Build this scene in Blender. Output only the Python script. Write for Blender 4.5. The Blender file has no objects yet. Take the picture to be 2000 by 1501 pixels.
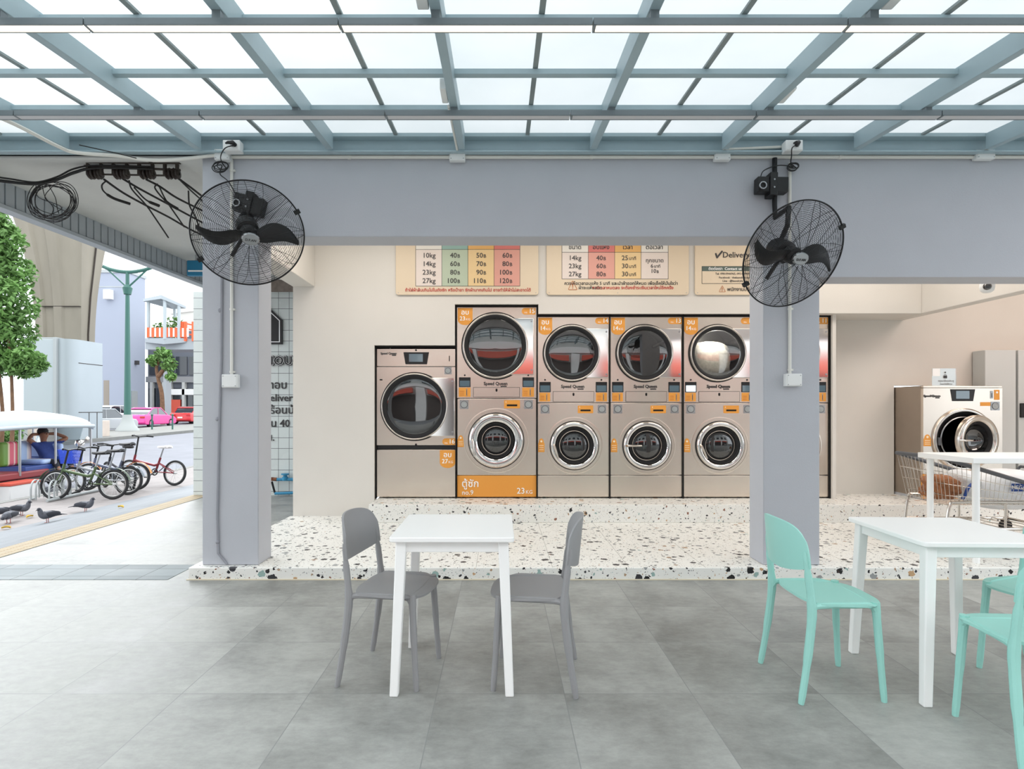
import bpy, bmesh, math, random
from mathutils import Vector, Matrix, Euler
random.seed(7)
PI = math.pi
SC = bpy.context.scene
COL = SC.collection

# ------------------------------------------------------------------ camera
F, CX, CY, H = 1130.0, 978.0, 798.0, 1.344      # focal length (px), vanishing point, eye height
cam = bpy.data.cameras.new('camera')
cam.sensor_fit = 'HORIZONTAL'; cam.sensor_width = 36.0
cam.lens = F * 36.0 / 2000.0
cam.shift_x = (1000.0 - CX) / 2000.0
cam.shift_y = (CY - 750.5) / 2000.0
cam.clip_start = 0.05; cam.clip_end = 600
camo = bpy.data.objects.new('camera', cam); COL.objects.link(camo)
camo.location = (0, 0, H); camo.rotation_euler = (PI / 2, 0, 0)
SC.camera = camo

# ------------------------------------------------------------------ sky, sun, exposure
w = bpy.data.worlds.new('overcast_sky'); SC.world = w; w.use_nodes = True
nt = w.node_tree; nt.nodes.clear()
wo = nt.nodes.new('ShaderNodeOutputWorld'); bg = nt.nodes.new('ShaderNodeBackground')
tc = nt.nodes.new('ShaderNodeTexCoord'); sx = nt.nodes.new('ShaderNodeSeparateXYZ')
rp = nt.nodes.new('ShaderNodeValToRGB')
nt.links.new(tc.outputs['Generated'], sx.inputs[0]); nt.links.new(sx.outputs['Z'], rp.inputs[0])
rp.color_ramp.elements[0].position = 0.0; rp.color_ramp.elements[0].color = (0.78, 0.84, 0.90, 1)
rp.color_ramp.elements[1].position = 0.75; rp.color_ramp.elements[1].color = (0.93, 0.97, 1.0, 1)
nt.links.new(rp.outputs[0], bg.inputs[0]); bg.inputs[1].default_value = 2.3
nt.links.new(bg.outputs[0], wo.inputs[0])
sl = bpy.data.lights.new('sun', 'SUN'); sl.energy = 2.1; sl.angle = math.radians(38); sl.color = (.96, .98, 1)
so = bpy.data.objects.new('sun', sl); COL.objects.link(so); so.rotation_euler = Vector((-.56, .83, .72)).to_track_quat('Z', 'Y').to_euler()
SC.view_settings.view_transform = 'Standard'; SC.view_settings.look = 'None'
SC.view_settings.exposure = 0.30; SC.view_settings.gamma = 1.0
try: SC.view_settings.use_curve_mapping = False
except Exception: pass
SC.cycles.max_bounces = 10; SC.cycles.diffuse_bounces = 4; SC.cycles.transparent_max_bounces = 16
SC.cycles.sample_clamp_indirect = 8.0

def area_light(name, loc, size, sizey, power, col, rot=(0, 0, 0)):
    l = bpy.data.lights.new(name, 'AREA'); l.shape = 'RECTANGLE'; l.size = size; l.size_y = sizey
    l.energy = power; l.color = col
    o = bpy.data.objects.new(name, l); COL.objects.link(o); o.location = loc; o.rotation_euler = rot
    return o
# ceiling lamps of the laundry room (above the lintel, out of sight)
for _x, _p, _c in ((-1.2, 18, (1.0, .95, .89)), (1.0, 18, (1.0, .95, .89)), (3.3, 15, (1.0, .93, .86)), (4.25, 9, (1.0, .90, .83)), (6.3, 30, (1.0, .82, .73))):
    area_light('ceiling_lamp', (_x, 5.6, 3.46), .8 if 4 < _x < 5 else 1.6, 0.8, _p, _c)

# ------------------------------------------------------------------ projection helpers (metres from photo pixels)
def P(x, y, D):
    return Vector(((x - CX) * D / F, D, H - (y - CY) * D / F))
def gz(X, Y):
    """height of the pavement and street"""
    d = -4.9 - X
    z = -0.155 * min(max(d, 0.0), 1.3)
    if X < -8.3: z -= 0.2
    return z + 0.012 * max(Y - 15.0, 0.0) * min(max(d / 3.3, 0), 1)
def G(x, y):
    D = 5.0
    for i in range(60):
        X = (x - CX) * D / F
        D = 0.5 * D + 0.5 * F * (H - gz(X, D)) / (y - CY)
    return Vector(((x - CX) * D / F, D, gz((x - CX) * D / F, D)))

# ------------------------------------------------------------------ materials
MATS = {}
def lin(c):
    return tuple(((v / 255.0) / 12.92 if v / 255.0 <= 0.04045 else ((v / 255.0 + 0.055) / 1.055) ** 2.4) for v in c)
def mat(name, rgb=(200, 200, 200), rough=0.5, metal=0.0, spec=0.5, noise=0.0, nscale=8.0, bump=0.0, bscale=60.0,
        emit=None, estr=0.0, alpha=1.0, trans=0.0, coat=0.0, stretch=None):
    if name in MATS: return MATS[name]
    m = bpy.data.materials.new(name); m.use_nodes = True; MATS[name] = m
    t = m.node_tree; b = t.nodes['Principled BSDF']
    c = lin(rgb) + (1,)
    b.inputs['Base Color'].default_value = c
    b.inputs['Roughness'].default_value = rough; b.inputs['Metallic'].default_value = metal
    b.inputs['Specular IOR Level'].default_value = spec
    b.inputs['Coat Weight'].default_value = coat
    b.inputs['Transmission Weight'].default_value = trans
    if emit:
        b.inputs['Emission Color'].default_value = lin(emit) + (1,); b.inputs['Emission Strength'].default_value = estr
    co = t.nodes.new('ShaderNodeTexCoord')
    src = co.outputs['Object']
    if stretch:
        mp = t.nodes.new('ShaderNodeMapping'); mp.inputs['Scale'].default_value = stretch
        t.links.new(src, mp.inputs[0]); src = mp.outputs[0]
    if noise > 0:
        n = t.nodes.new('ShaderNodeTexNoise'); n.inputs['Scale'].default_value = nscale; n.inputs['Detail'].default_value = 5
        t.links.new(src, n.inputs['Vector'])
        mr = t.nodes.new('ShaderNodeMapRange'); mr.inputs['From Min'].default_value = .25; mr.inputs['From Max'].default_value = .75
        mr.inputs['To Min'].default_value = 1 - noise; mr.inputs['To Max'].default_value = 1 + noise
        t.links.new(n.outputs[0], mr.inputs[0])
        mx = t.nodes.new('ShaderNodeVectorMath'); mx.operation = 'SCALE'; mx.inputs[0].default_value = c[:3]
        t.links.new(mr.outputs[0], mx.inputs['Scale']); t.links.new(mx.outputs[0], b.inputs['Base Color'])
    if bump > 0:
        n2 = t.nodes.new('ShaderNodeTexNoise'); n2.inputs['Scale'].default_value = bscale; n2.inputs['Detail'].default_value = 4
        t.links.new(src, n2.inputs['Vector'])
        bp = t.nodes.new('ShaderNodeBump'); bp.inputs['Strength'].default_value = bump; bp.inputs['Distance'].default_value = 0.01
        t.links.new(n2.outputs[0], bp.inputs['Height']); t.links.new(bp.outputs[0], b.inputs['Normal'])
    return m

class NT:
    """small helper to wire procedural node trees"""
    def __init__(s, name):
        s.m = bpy.data.materials.new(name); s.m.use_nodes = True; s.t = s.m.node_tree
        s.b = s.t.nodes['Principled BSDF']; s.co = s.t.nodes.new('ShaderNodeTexCoord'); MATS[name] = s.m
        s.obj = s.co.outputs['Object']
    def put(s, sock, v):
        if hasattr(v, 'is_output'): s.t.links.new(v, sock)
        else: sock.default_value = v
    def math(s, op, a, b=0.0, c=None):
        n = s.t.nodes.new('ShaderNodeMath'); n.operation = op
        s.put(n.inputs[0], a); s.put(n.inputs[1], b)
        if c is not None: s.put(n.inputs[2], c)
        return n.outputs[0]
    def vec(s, op, a, b=(0, 0, 0)):
        n = s.t.nodes.new('ShaderNodeVectorMath'); n.operation = op; s.put(n.inputs[0], a)
        if op == 'SCALE': s.put(n.inputs['Scale'], b)
        else: s.put(n.inputs[1], b)
        return n.outputs[0]
    def sep(s, v):
        n = s.t.nodes.new('ShaderNodeSeparateXYZ'); s.put(n.inputs[0], v); return n.outputs
    def comb(s, x, y, z):
        n = s.t.nodes.new('ShaderNodeCombineXYZ'); s.put(n.inputs[0], x); s.put(n.inputs[1], y); s.put(n.inputs[2], z); return n.outputs[0]
    def noise(s, v, scale, detail=5, rough=.6):
        n = s.t.nodes.new('ShaderNodeTexNoise'); s.put(n.inputs['Vector'], v); n.inputs['Scale'].default_value = scale
        n.inputs['Detail'].default_value = detail; n.inputs['Roughness'].default_value = rough; return n.outputs[0]
    def white(s, v):
        n = s.t.nodes.new('ShaderNodeTexWhiteNoise'); s.put(n.inputs['Vector'], v); return n.outputs
    def voro(s, v, scale, rnd=1.0):
        n = s.t.nodes.new('ShaderNodeTexVoronoi'); s.put(n.inputs['Vector'], v); n.inputs['Scale'].default_value = scale
        n.inputs['Randomness'].default_value = rnd; return n.outputs
    def ramp(s, f, stops, interp='LINEAR'):
        n = s.t.nodes.new('ShaderNodeValToRGB'); s.put(n.inputs[0], f); cr = n.color_ramp; cr.interpolation = interp
        while len(cr.elements) < len(stops): cr.elements.new(.5)
        for e, (p, c) in zip(cr.elements, stops): e.position = p; e.color = lin(c) + (1,)
        return n.outputs[0]
    def mix(s, f, a, b, mode='MIX'):
        n = s.t.nodes.new('ShaderNodeMix'); n.data_type = 'RGBA'; n.blend_type = mode
        s.put(n.inputs[0], f); s.put(n.inputs[6], a); s.put(n.inputs[7], b); return n.outputs[2]
    def rng(s, v, a, b, c, d):
        n = s.t.nodes.new('ShaderNodeMapRange'); s.put(n.inputs[0], v)
        for i, k in enumerate((a, b, c, d)): n.inputs[i + 1].default_value = k
        return n.outputs[0]
    def bump(s, h, strength=.3, dist=.01):
        n = s.t.nodes.new('ShaderNodeBump'); n.inputs['Strength'].default_value = strength; n.inputs['Distance'].default_value = dist
        s.put(n.inputs['Height'], h); s.t.links.new(n.outputs[0], s.b.inputs['Normal'])

def tile_mat(name, base, sx, sy, ox, oy, line=.003, var=.12, mott=.16, linec=(120, 122, 122), rough=.45, mscale=2.2, axes='XY'):
    k = NT(name); o = k.sep(k.obj)
    ax = {'X': 0, 'Y': 1, 'Z': 2}
    u = k.math('DIVIDE', k.math('SUBTRACT', o[ax[axes[0]]], ox), sx); v = k.math('DIVIDE', k.math('SUBTRACT', o[ax[axes[1]]], oy), sy)
    cell = k.comb(k.math('FLOOR', u), k.math('FLOOR', v), 0.0)
    wn = k.white(cell)[0]
    n1 = k.noise(k.vec('ADD', k.obj, k.vec('SCALE', k.comb(wn, wn, wn), 30.0)), mscale, 9, .62)
    n2 = k.noise(k.vec('MULTIPLY', k.obj, (1.0, 1.8, 1.0)), 13.0, 8, .78)
    f = k.math('ADD', k.rng(wn, 0, 1, 1 - var, 1 + var), k.math('ADD', k.rng(n1, .3, .7, -mott, mott), k.rng(n2, .3, .7, -mott * .55, mott * .55)))
    col = k.vec('SCALE', lin(base), f)
    fu = k.math('FRACT', u); fv = k.math('FRACT', v)
    eu = k.math('MULTIPLY', k.math('MINIMUM', fu, k.math('SUBTRACT', 1.0, fu)), sx)
    ev = k.math('MULTIPLY', k.math('MINIMUM', fv, k.math('SUBTRACT', 1.0, fv)), sy)
    g = k.math('LESS_THAN', k.math('MINIMUM', eu, ev), line)
    c = k.mix(g, col, lin(linec) + (1,))
    k.t.links.new(c, k.b.inputs['Base Color'])
    k.put(k.b.inputs['Roughness'], k.rng(n1, .3, .7, rough - .08, rough + .12)); k.b.inputs['Specular IOR Level'].default_value = .35
    k.bump(k.math('SUBTRACT', 1.0, g), .25, .002)
    return k.m

def terrazzo():
    k = NT('terrazzo')
    base = k.mix(k.noise(k.obj, 6, 4), lin((240, 239, 234)) + (1,), lin((230, 228, 221)) + (1,))
    wob = k.vec('ADD', k.obj, k.vec('SCALE', k.comb(k.noise(k.obj, 30, 3), k.noise(k.vec('ADD', k.obj, (5, 5, 5)), 30, 3), k.noise(k.vec('ADD', k.obj, (9, 1, 5)), 30, 3)), .045))
    for sc, thr, pres in ((12.5, .40, .36), (27.0, .36, .42), (70.0, .32, .5)):
        v = k.voro(wob, sc)
        r = k.sep(v['Color'])
        size = k.math('MULTIPLY', k.rng(r[0], 0, 1, .45, 1.0), thr)
        m = k.math('MULTIPLY', k.math('LESS_THAN', v['Distance'], size), k.math('LESS_THAN', r[1], pres))
        chip = k.ramp(r[2], [(0, (22, 22, 24)), (.42, (50, 50, 54)), (.55, (150, 152, 152)), (.70, (172, 142, 112)),
                             (.80, (150, 176, 170)), (.87, (196, 160, 120)), (.94, (140, 96, 78))], 'CONSTANT')
        base = k.mix(m, base, chip)
    # panel joints
    k.t.links.new(base, k.b.inputs['Base Color']); k.b.inputs['Roughness'].default_value = .38
    return k.m
TERRAZZO = terrazzo()
M_FLOOR = tile_mat('grey_stone_tile', (147, 148, 144), .602, .602, .3, .323, line=.0022, var=.07, mott=.30, linec=(128, 130, 128), rough=.46)
M_STRIP = tile_mat('small_grey_paving', (124, 132, 134), .33, .21, .1, .02, line=.004, var=.12, mott=.08, linec=(70, 76, 78), rough=.6)
M_WTILE = tile_mat('white_wall_tile', (216, 222, 218), .167, .167, .05, .06, line=.0035, var=.02, mott=.01, linec=(96, 100, 100), rough=.25, axes='XZ')

M = dict(
    steel=mat('bluegrey_steel_paint', (164, 184, 191), .42, 0, noise=.04, nscale=5),
    lavender=mat('lavender_grey_paint', (186, 188, 194), .7, noise=.025, nscale=3, bump=.08, bscale=90),
    cream=mat('cream_wall_paint', (219, 214, 206), .7, noise=.02, nscale=2.5, bump=.05, bscale=70),
    soffit=mat('pale_grey_concrete_paint', (208, 208, 204), .85, noise=.06, nscale=2.2, bump=.2, bscale=30),
    white=mat('white_powder_coat', (249, 249, 247), .35), plastic_white=mat('white_plastic', (236, 237, 235), .4),
    grey_plastic=mat('grey_chair_plastic', (146, 146, 147), .5, bump=.03, bscale=250),
    mint_plastic=mat('mint_chair_plastic', (156, 213, 202), .45, bump=.03, bscale=250),
    black=mat('black_plastic', (22, 22, 23), .4), black_metal=mat('black_metal', (26, 26, 28), .38, .3),
    rubber=mat('black_rubber', (24, 24, 26), .75), gap=mat('dark_gap', (16, 15, 14), .9),
    inox=mat('brushed_stainless', (230, 219, 206), .27, 1.0, noise=.05, nscale=2.0, bump=.06, bscale=3.0, stretch=(1, 1, .6)),
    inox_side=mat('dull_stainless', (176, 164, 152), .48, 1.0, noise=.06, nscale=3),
    chrome=mat('polished_chrome', (226, 224, 222), .09, 1.0), chrome_rim=mat('satin_chrome', (206, 200, 192), .22, 1.0),
    orange=mat('orange_vinyl', (232, 158, 66), .5), paper=mat('white_print', (250, 250, 248), .6),
    ink=mat('dark_print', (62, 60, 60), .6), red_ink=mat('red_print', (196, 70, 62), .6), brown_ink=mat('orange_print', (190, 110, 52), .6),
    screen=mat('screen_glass', (70, 84, 92), .08, 0, coat=1.0, emit=(90, 112, 122), estr=.35),
    glass_dark=mat('tinted_door_glass', (20, 21, 22), .03, 0, spec=.9, coat=1.0),
    drum=mat('perforated_drum_steel', (92, 90, 88), .4, 1.0),
    silver=mat('silver_frame', (170, 172, 174), .35, .9), grey_metal=mat('grey_painted_steel', (168, 172, 172), .5, .2),
)
def glass_mat(name, tint=(225, 235, 235), rough=0.0, fac=.12):
    m = bpy.data.materials.new(name); m.use_nodes = True; t = m.node_tree; t.nodes.clear()
    o = t.nodes.new('ShaderNodeOutputMaterial'); mx = t.nodes.new('ShaderNodeMixShader'); g = t.nodes.new('ShaderNodeBsdfGlossy')
    tr = t.nodes.new('ShaderNodeBsdfTransparent'); fr = t.nodes.new('ShaderNodeFresnel'); fr.inputs[0].default_value = 1.5
    ad = t.nodes.new('ShaderNodeMath'); ad.operation = 'ADD'; ad.inputs[1].default_value = fac
    g.inputs['Roughness'].default_value = rough; g.inputs['Color'].default_value = (.95, .97, .98, 1); tr.inputs[0].default_value = lin(tint) + (1,)
    t.links.new(fr.outputs[0], ad.inputs[0]); t.links.new(ad.outputs[0], mx.inputs[0]); t.links.new(tr.outputs[0], mx.inputs[1]); t.links.new(g.outputs[0], mx.inputs[2]); t.links.new(mx.outputs[0], o.inputs[0])
    return m
M['door_glass'] = glass_mat('door_glass', (214, 216, 216), 0.0, .10)
M['clear_glass'] = glass_mat('clear_acrylic', (236, 240, 240), 0.02, .05)
M['car_glass'] = glass_mat('car_window_glass', (70, 78, 82), 0.0, .15)
def translucent_mat(name, rgb):
    m = bpy.data.materials.new(name); m.use_nodes = True; t = m.node_tree; t.nodes.clear()
    o = t.nodes.new('ShaderNodeOutputMaterial'); mx = t.nodes.new('ShaderNodeMixShader'); a = t.nodes.new('ShaderNodeBsdfTranslucent')
    d = t.nodes.new('ShaderNodeBsdfDiffuse'); mx.inputs[0].default_value = .12
    n = t.nodes.new('ShaderNodeTexNoise'); n.inputs['Scale'].default_value = 1.3; n.inputs['Detail'].default_value = 4
    co = t.nodes.new('ShaderNodeTexCoord'); t.links.new(co.outputs['Object'], n.inputs['Vector'])
    r = t.nodes.new('ShaderNodeValToRGB'); c = lin(rgb)
    r.color_ramp.elements[0].position = .3; r.color_ramp.elements[0].color = (c[0] * .94, c[1] * .95, c[2] * .95, 1)
    r.color_ramp.elements[1].position = .65; r.color_ramp.elements[1].color = c + (1,)
    t.links.new(n.outputs[0], r.inputs[0]); t.links.new(r.outputs[0], a.inputs[0]); d.inputs[0].default_value = c + (1,)
    t.links.new(a.outputs[0], mx.inputs[1]); t.links.new(d.outputs[0], mx.inputs[2]); t.links.new(mx.outputs[0], o.inputs[0])
    return m
M['glazing'] = translucent_mat('frosted_roof_glazing', (226, 228, 228))

# ------------------------------------------------------------------ mesh builder
class MB:
    def __init__(s): s.v = []; s.f = []; s.mi = []
    def add(s, vs, fs, mi=0, M=None):
        o = len(s.v)
        s.v += [tuple(M @ Vector(p)) if M is not None else tuple(p) for p in vs]
        s.f += [tuple(o + i for i in f) for f in fs]; s.mi += [mi] * len(fs); return s
    def box(s, x0, x1, y0, y1, z0, z1, mi=0, M=None):
        vs = [(x, y, z) for z in (z0, z1) for y in (y0, y1) for x in (x0, x1)]
        return s.add(vs, [(0, 2, 3, 1), (4, 5, 7, 6), (0, 1, 5, 4), (2, 6, 7, 3), (0, 4, 6, 2), (1, 3, 7, 5)], mi, M)
    def hexa(s, b, t, mi=0):
        """eight corners: bottom quad b, top quad t (same winding)"""
        return s.add(list(b) + list(t), [(3, 2, 1, 0), (4, 5, 6, 7)] + [(i, (i + 1) % 4, 4 + (i + 1) % 4, 4 + i) for i in range(4)], mi)
    def tube(s, pts, r, seg=8, mi=0, closed=False, M=None, caps=True):
        pts = [Vector(p) for p in pts]; n = len(pts)
        rs = r if isinstance(r, (list, tuple)) else [r] * n
        up = None; rings = []
        for i in range(n):
            if closed: t = (pts[(i + 1) % n] - pts[i - 1])
            else: t = pts[min(i + 1, n - 1)] - pts[max(i - 1, 0)]
            if t.length < 1e-9: t = Vector((0, 0, 1))
            t.normalize()
            if up is None:
                up = t.orthogonal().normalized()
            up = (up - t * up.dot(t))
            if up.length < 1e-6: up = t.orthogonal()
            up.normalize(); b = t.cross(up)
            rings.append([pts[i] + rs[i] * (math.cos(2 * PI * k / seg) * up + math.sin(2 * PI * k / seg) * b) for k in range(seg)])
        vs = [p for rg in rings for p in rg]; fs = []
        m = n if closed else n - 1
        for i in range(m):
            j = (i + 1) % n
            off = 0
            if closed and i == n - 1:
                d = [(rings[i][0] - rings[j][k]).length for k in range(seg)]; off = d.index(min(d))
            for k in range(seg):
                fs.append((i * seg + k, i * seg + (k + 1) % seg, j * seg + (k + 1 + off) % seg, j * seg + (k + off) % seg))
        if not closed and caps: fs += [tuple(range(seg - 1, -1, -1)), tuple(range((n - 1) * seg, n * seg))]
        return s.add(vs, fs, mi, M)
    def lathe(s, prof, seg=48, mi=0, M=None, cap0=False, cap1=False, a0=0.0, a1=2 * PI):
        """profile of (radius, height) around local z"""
        full = abs(a1 - a0 - 2 * PI) < 1e-6; ns = seg if full else seg + 1
        vs = [(r * math.cos(a0 + (a1 - a0) * k / seg), r * math.sin(a0 + (a1 - a0) * k / seg), h) for r, h in prof for k in range(ns)]
        fs = []
        for i in range(len(prof) - 1):
            for k in range(seg):
                k2 = (k + 1) % ns
                fs.append((i * ns + k, i * ns + k2, (i + 1) * ns + k2, (i + 1) * ns + k))
        if cap0: fs.append(tuple(range(ns - 1, -1, -1)))
        if cap1: fs.append(tuple(range((len(prof) - 1) * ns, len(prof) * ns)))
        return s.add(vs, fs, mi, M)
    def prism(s, poly, h0, h1, mi=0, M=None):
        n = len(poly)
        a = sum(poly[i][0] * poly[(i + 1) % n][1] - poly[(i + 1) % n][0] * poly[i][1] for i in range(n))
        if a < 0: poly = poly[::-1]
        vs = [(x, y, h0) for x, y in poly] + [(x, y, h1) for x, y in poly]
        return s.add(vs, [tuple(range(n - 1, -1, -1)), tuple(range(n, 2 * n))] + [(i, (i + 1) % n, n + (i + 1) % n, n + i) for i in range(n)], mi, M)
    def grid(s, fn, nu, nv, mi=0, thick=0.0, M=None):
        """surface fn(u,v)->point, optionally thickened along normals"""
        top = [[Vector(fn(i / nu, j / nv)) for j in range(nv + 1)] for i in range(nu + 1)]
        vs = [p for r in top for p in r]; W = nv + 1
        fs = [(i * W + j, (i + 1) * W + j, (i + 1) * W + j + 1, i * W + j + 1) for i in range(nu) for j in range(nv)]
        if thick:
            nrm = []
            for i in range(nu + 1):
                for j in range(nv + 1):
                    a = top[min(i + 1, nu)][j] - top[max(i - 1, 0)][j]; b = top[i][min(j + 1, nv)] - top[i][max(j - 1, 0)]
                    n = a.cross(b); nrm.append(n.normalized() if n.length > 1e-9 else Vector((0, 0, 1)))
            n0 = len(vs); vs += [p - n * thick for p, n in zip(vs[:n0], nrm)]
            fs += [tuple(n0 + q for q in f[::-1]) for f in fs[:]]
            bd = [i * W for i in range(nu + 1)] + [nu * W + j for j in range(1, nv + 1)] + [i * W + nv for i in range(nu - 1, -1, -1)] + [j for j in range(nv - 1, 0, -1)]
            for q in range(len(bd)):
                a, b = bd[q], bd[(q + 1) % len(bd)]; fs.append((b, a, n0 + a, n0 + b))
        return s.add(vs, fs, mi, M)
    def ball(s, c, r, seg=16, rings=10, mi=0, sc=(1, 1, 1), M=None):
        vs = [(c[0], c[1], c[2] - r * sc[2])]; fs = []
        for i in range(1, rings):
            p = -PI / 2 + PI * i / rings
            for k in range(seg):
                a = 2 * PI * k / seg
                vs.append((c[0] + r * sc[0] * math.cos(p) * math.cos(a), c[1] + r * sc[1] * math.cos(p) * math.sin(a), c[2] + r * sc[2] * math.sin(p)))
        vs.append((c[0], c[1], c[2] + r * sc[2])); L = len(vs) - 1
        for k in range(seg):
            fs.append((0, 1 + (k + 1) % seg, 1 + k)); fs.append((L, L - seg + k, L - seg + (k + 1) % seg))
        for i in range(rings - 2):
            for k in range(seg):
                a = 1 + i * seg; fs.append((a + k, a + (k + 1) % seg, a + seg + (k + 1) % seg, a + seg + k))
        return s.add(vs, fs, mi, M)
    def text(s, body, size, M=None, mi=0, align='CENTER', bold=0.0, depth=.0006, sx=1.0):
        c = bpy.data.curves.new('lettering', 'FONT'); c.body = body; c.size = size; c.align_x = align; c.align_y = 'CENTER'
        c.extrude = depth; c.resolution_u = 2
        o = bpy.data.objects.new('lettering', c); COL.objects.link(o)
        bpy.context.view_layer.update()
        me = bpy.data.meshes.new_from_object(o.evaluated_get(bpy.context.evaluated_depsgraph_get()))
        vs = [(v.co.x * sx, v.co.y, v.co.z) for v in me.vertices]; fs = [tuple(p.vertices) for p in me.polygons]
        bpy.data.objects.remove(o); bpy.data.curves.remove(c); bpy.data.meshes.remove(me)
        if bold:          # heavier stroke: overlapping copies set side by side
            dirs = ((-.9, -.5), (.9, -.5), (.9, .5), (-.9, .5)) if bold < .03 else [(f * math.cos(2 * PI * q / 12), f * math.sin(2 * PI * q / 12)) for f in (.5, 1) for q in range(12)]
            for q, (dx, dy) in enumerate(dirs):
                s.add([(x + dx * bold * size, y + dy * bold * size, z + q * .00018) for x, y, z in vs], fs, mi, M)
            return s
        return s.add(vs, fs, mi, M)
    def build(s, name, m, parent=None, bevel=0.0, smooth=35, seg=2, label=None, W=False, kind=None, weld=False):
        me = bpy.data.meshes.new(name)
        vs = s.v
        if W and parent is not None:
            L = wloc(parent); vs = [(v[0] - L[0], v[1] - L[1], v[2] - L[2]) for v in vs]
        me.from_pydata(vs, [], s.f); 
        for mm in (m if isinstance(m, (list, tuple)) else [m]): me.materials.append(mm)
        me.polygons.foreach_set('material_index', s.mi); me.update()
        bm = bmesh.new(); bm.from_mesh(me)
        if weld: bmesh.ops.remove_doubles(bm, verts=bm.verts, dist=1e-5)
        bmesh.ops.recalc_face_normals(bm, faces=bm.faces); bm.to_mesh(me); bm.free()
        if smooth:
            me.shade_smooth(); me.set_sharp_from_angle(angle=math.radians(smooth))
        o = bpy.data.objects.new(name, me); COL.objects.link(o)
        if parent is not None: o.parent = parent
        if bevel:
            b = o.modifiers.new('bevel', 'BEVEL'); b.width = bevel; b.segments = seg; b.limit_method = 'ANGLE'; b.angle_limit = math.radians(40)
        if label: o['label'] = label
        if kind: o['kind'] = kind
        return o
def wloc(o):
    L = Vector((0, 0, 0))
    while o is not None: L = L + o.location; o = o.parent
    return L
def thing(name, label, cat, loc=(0, 0, 0), rz=0.0, group=None):
    o = bpy.data.objects.new(name, None); COL.objects.link(o); o.empty_display_size = .1
    o.location = loc; o.rotation_euler = (0, 0, rz); o['label'] = label; o['category'] = cat
    if group: o['group'] = group
    return o
def tag(o, label, cat, group=None, kind=None):
    o['label'] = label; o['category'] = cat
    if group: o['group'] = group
    if kind: o['kind'] = kind
    return o
def struct(name, mb, m, bevel=0.0, **k):
    o = mb.build(name, m, bevel=bevel, **k); o['kind'] = 'structure'; return o
def dup(root, label=None, loc=None, rz=None, group=None):
    r = root.copy(); COL.objects.link(r)
    if label: r['label'] = label
    if loc is not None: r.location = loc
    if rz is not None: r.rotation_euler = (0, 0, rz)
    if group: r['group'] = group
    for ch in list(root.children):
        c = ch.copy(); COL.objects.link(c); c.parent = r
        for g in list(ch.children):
            d = g.copy(); COL.objects.link(d); d.parent = c
    return r
FACE = Matrix.Rotation(PI / 2, 4, 'X')          # text and plates that face the camera side (-Y)
def at(x, y, z, R=FACE): return Matrix.Translation((x, y, z)) @ R
def bez(pts, n=8):
    """Catmull-Rom through points"""
    p = [Vector(q) for q in pts]; p = [2 * p[0] - p[1]] + p + [2 * p[-1] - p[-2]]; out = []
    for i in range(1, len(p) - 2):
        for k in range(n):
            t = k / n
            out.append(.5 * ((2 * p[i]) + (p[i + 1] - p[i - 1]) * t + (2 * p[i - 1] - 5 * p[i] + 4 * p[i + 1] - p[i + 2]) * t * t + (3 * p[i] - p[i - 1] - 3 * p[i + 1] + p[i + 2]) * t ** 3))
    out.append(p[-2]); return out
def rrect(w, h, r, n=5):
    o = []
    for cx, cy, a in ((w / 2 - r, h / 2 - r, 0), (-w / 2 + r, h / 2 - r, 90), (-w / 2 + r, -h / 2 + r, 180), (w / 2 - r, -h / 2 + r, 270)):
        for k in range(n + 1):
            t = math.radians(a + 90 * k / n); o.append((cx + r * math.cos(t), cy + r * math.sin(t)))
    return o

# ================================================================== SETTING
# plaza floor (z = 0) up to the terrazzo platform and out to the pavement
b = MB(); b.box(-4.72, 9.0, -5.5, 4.56, -.2, 0.0); b.box(-4.72, -2.3, 4.5605, 9.4, -.2, 0.0)
struct('floor', b, M_FLOOR, smooth=0)
b = MB(); b.box(-4.7, -2.62, 4.55, 4.985, 0.0005, .003); struct('floor_paving_strip', b, M_STRIP, smooth=0)
# terrazzo platform and the raised step that carries the machines
X0 = -2.455
b = MB(); b.box(X0, 9.0, 4.547, 6.74, 0.0, .0966); b.box(-1.449, 9.0, 6.347, 7.6, .0966, .2937)
struct('terrazzo_platform', b, TERRAZZO, bevel=.006)
M['joint'] = mat('grey_tile_joint', (150, 148, 142), .8)
b = MB()
for k in range(12):
    x = -2.0 + k * .602
    b.box(x - .0012, x + .0012, 4.55, 6.34, .0967, .0971)
struct('floor_joint', b, M['joint'])
M['terr_edge'] = mat('cream_step_edge', (226, 214, 190), .6)
b = MB(); b.box(X0 - .012, 9.0, 4.538, 4.547, 0, .008); struct('trim_1', b, M['terr_edge'])

# front frame of the building: two columns carrying the lintel, deeper on the right
b = MB()
FW = [(-2.384, .0966), (-1.934, .0966), (-1.934, 2.718), (2.097, 2.718), (2.097, .0966), (2.547, .0966), (2.547, 2.395), (8.0, 2.395), (8.0, 3.9), (-2.384, 3.9)]
b.prism(FW, -4.88, -4.62, 0, FACE)
struct('wall_front', b, M['lavender'], bevel=.007)
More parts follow.
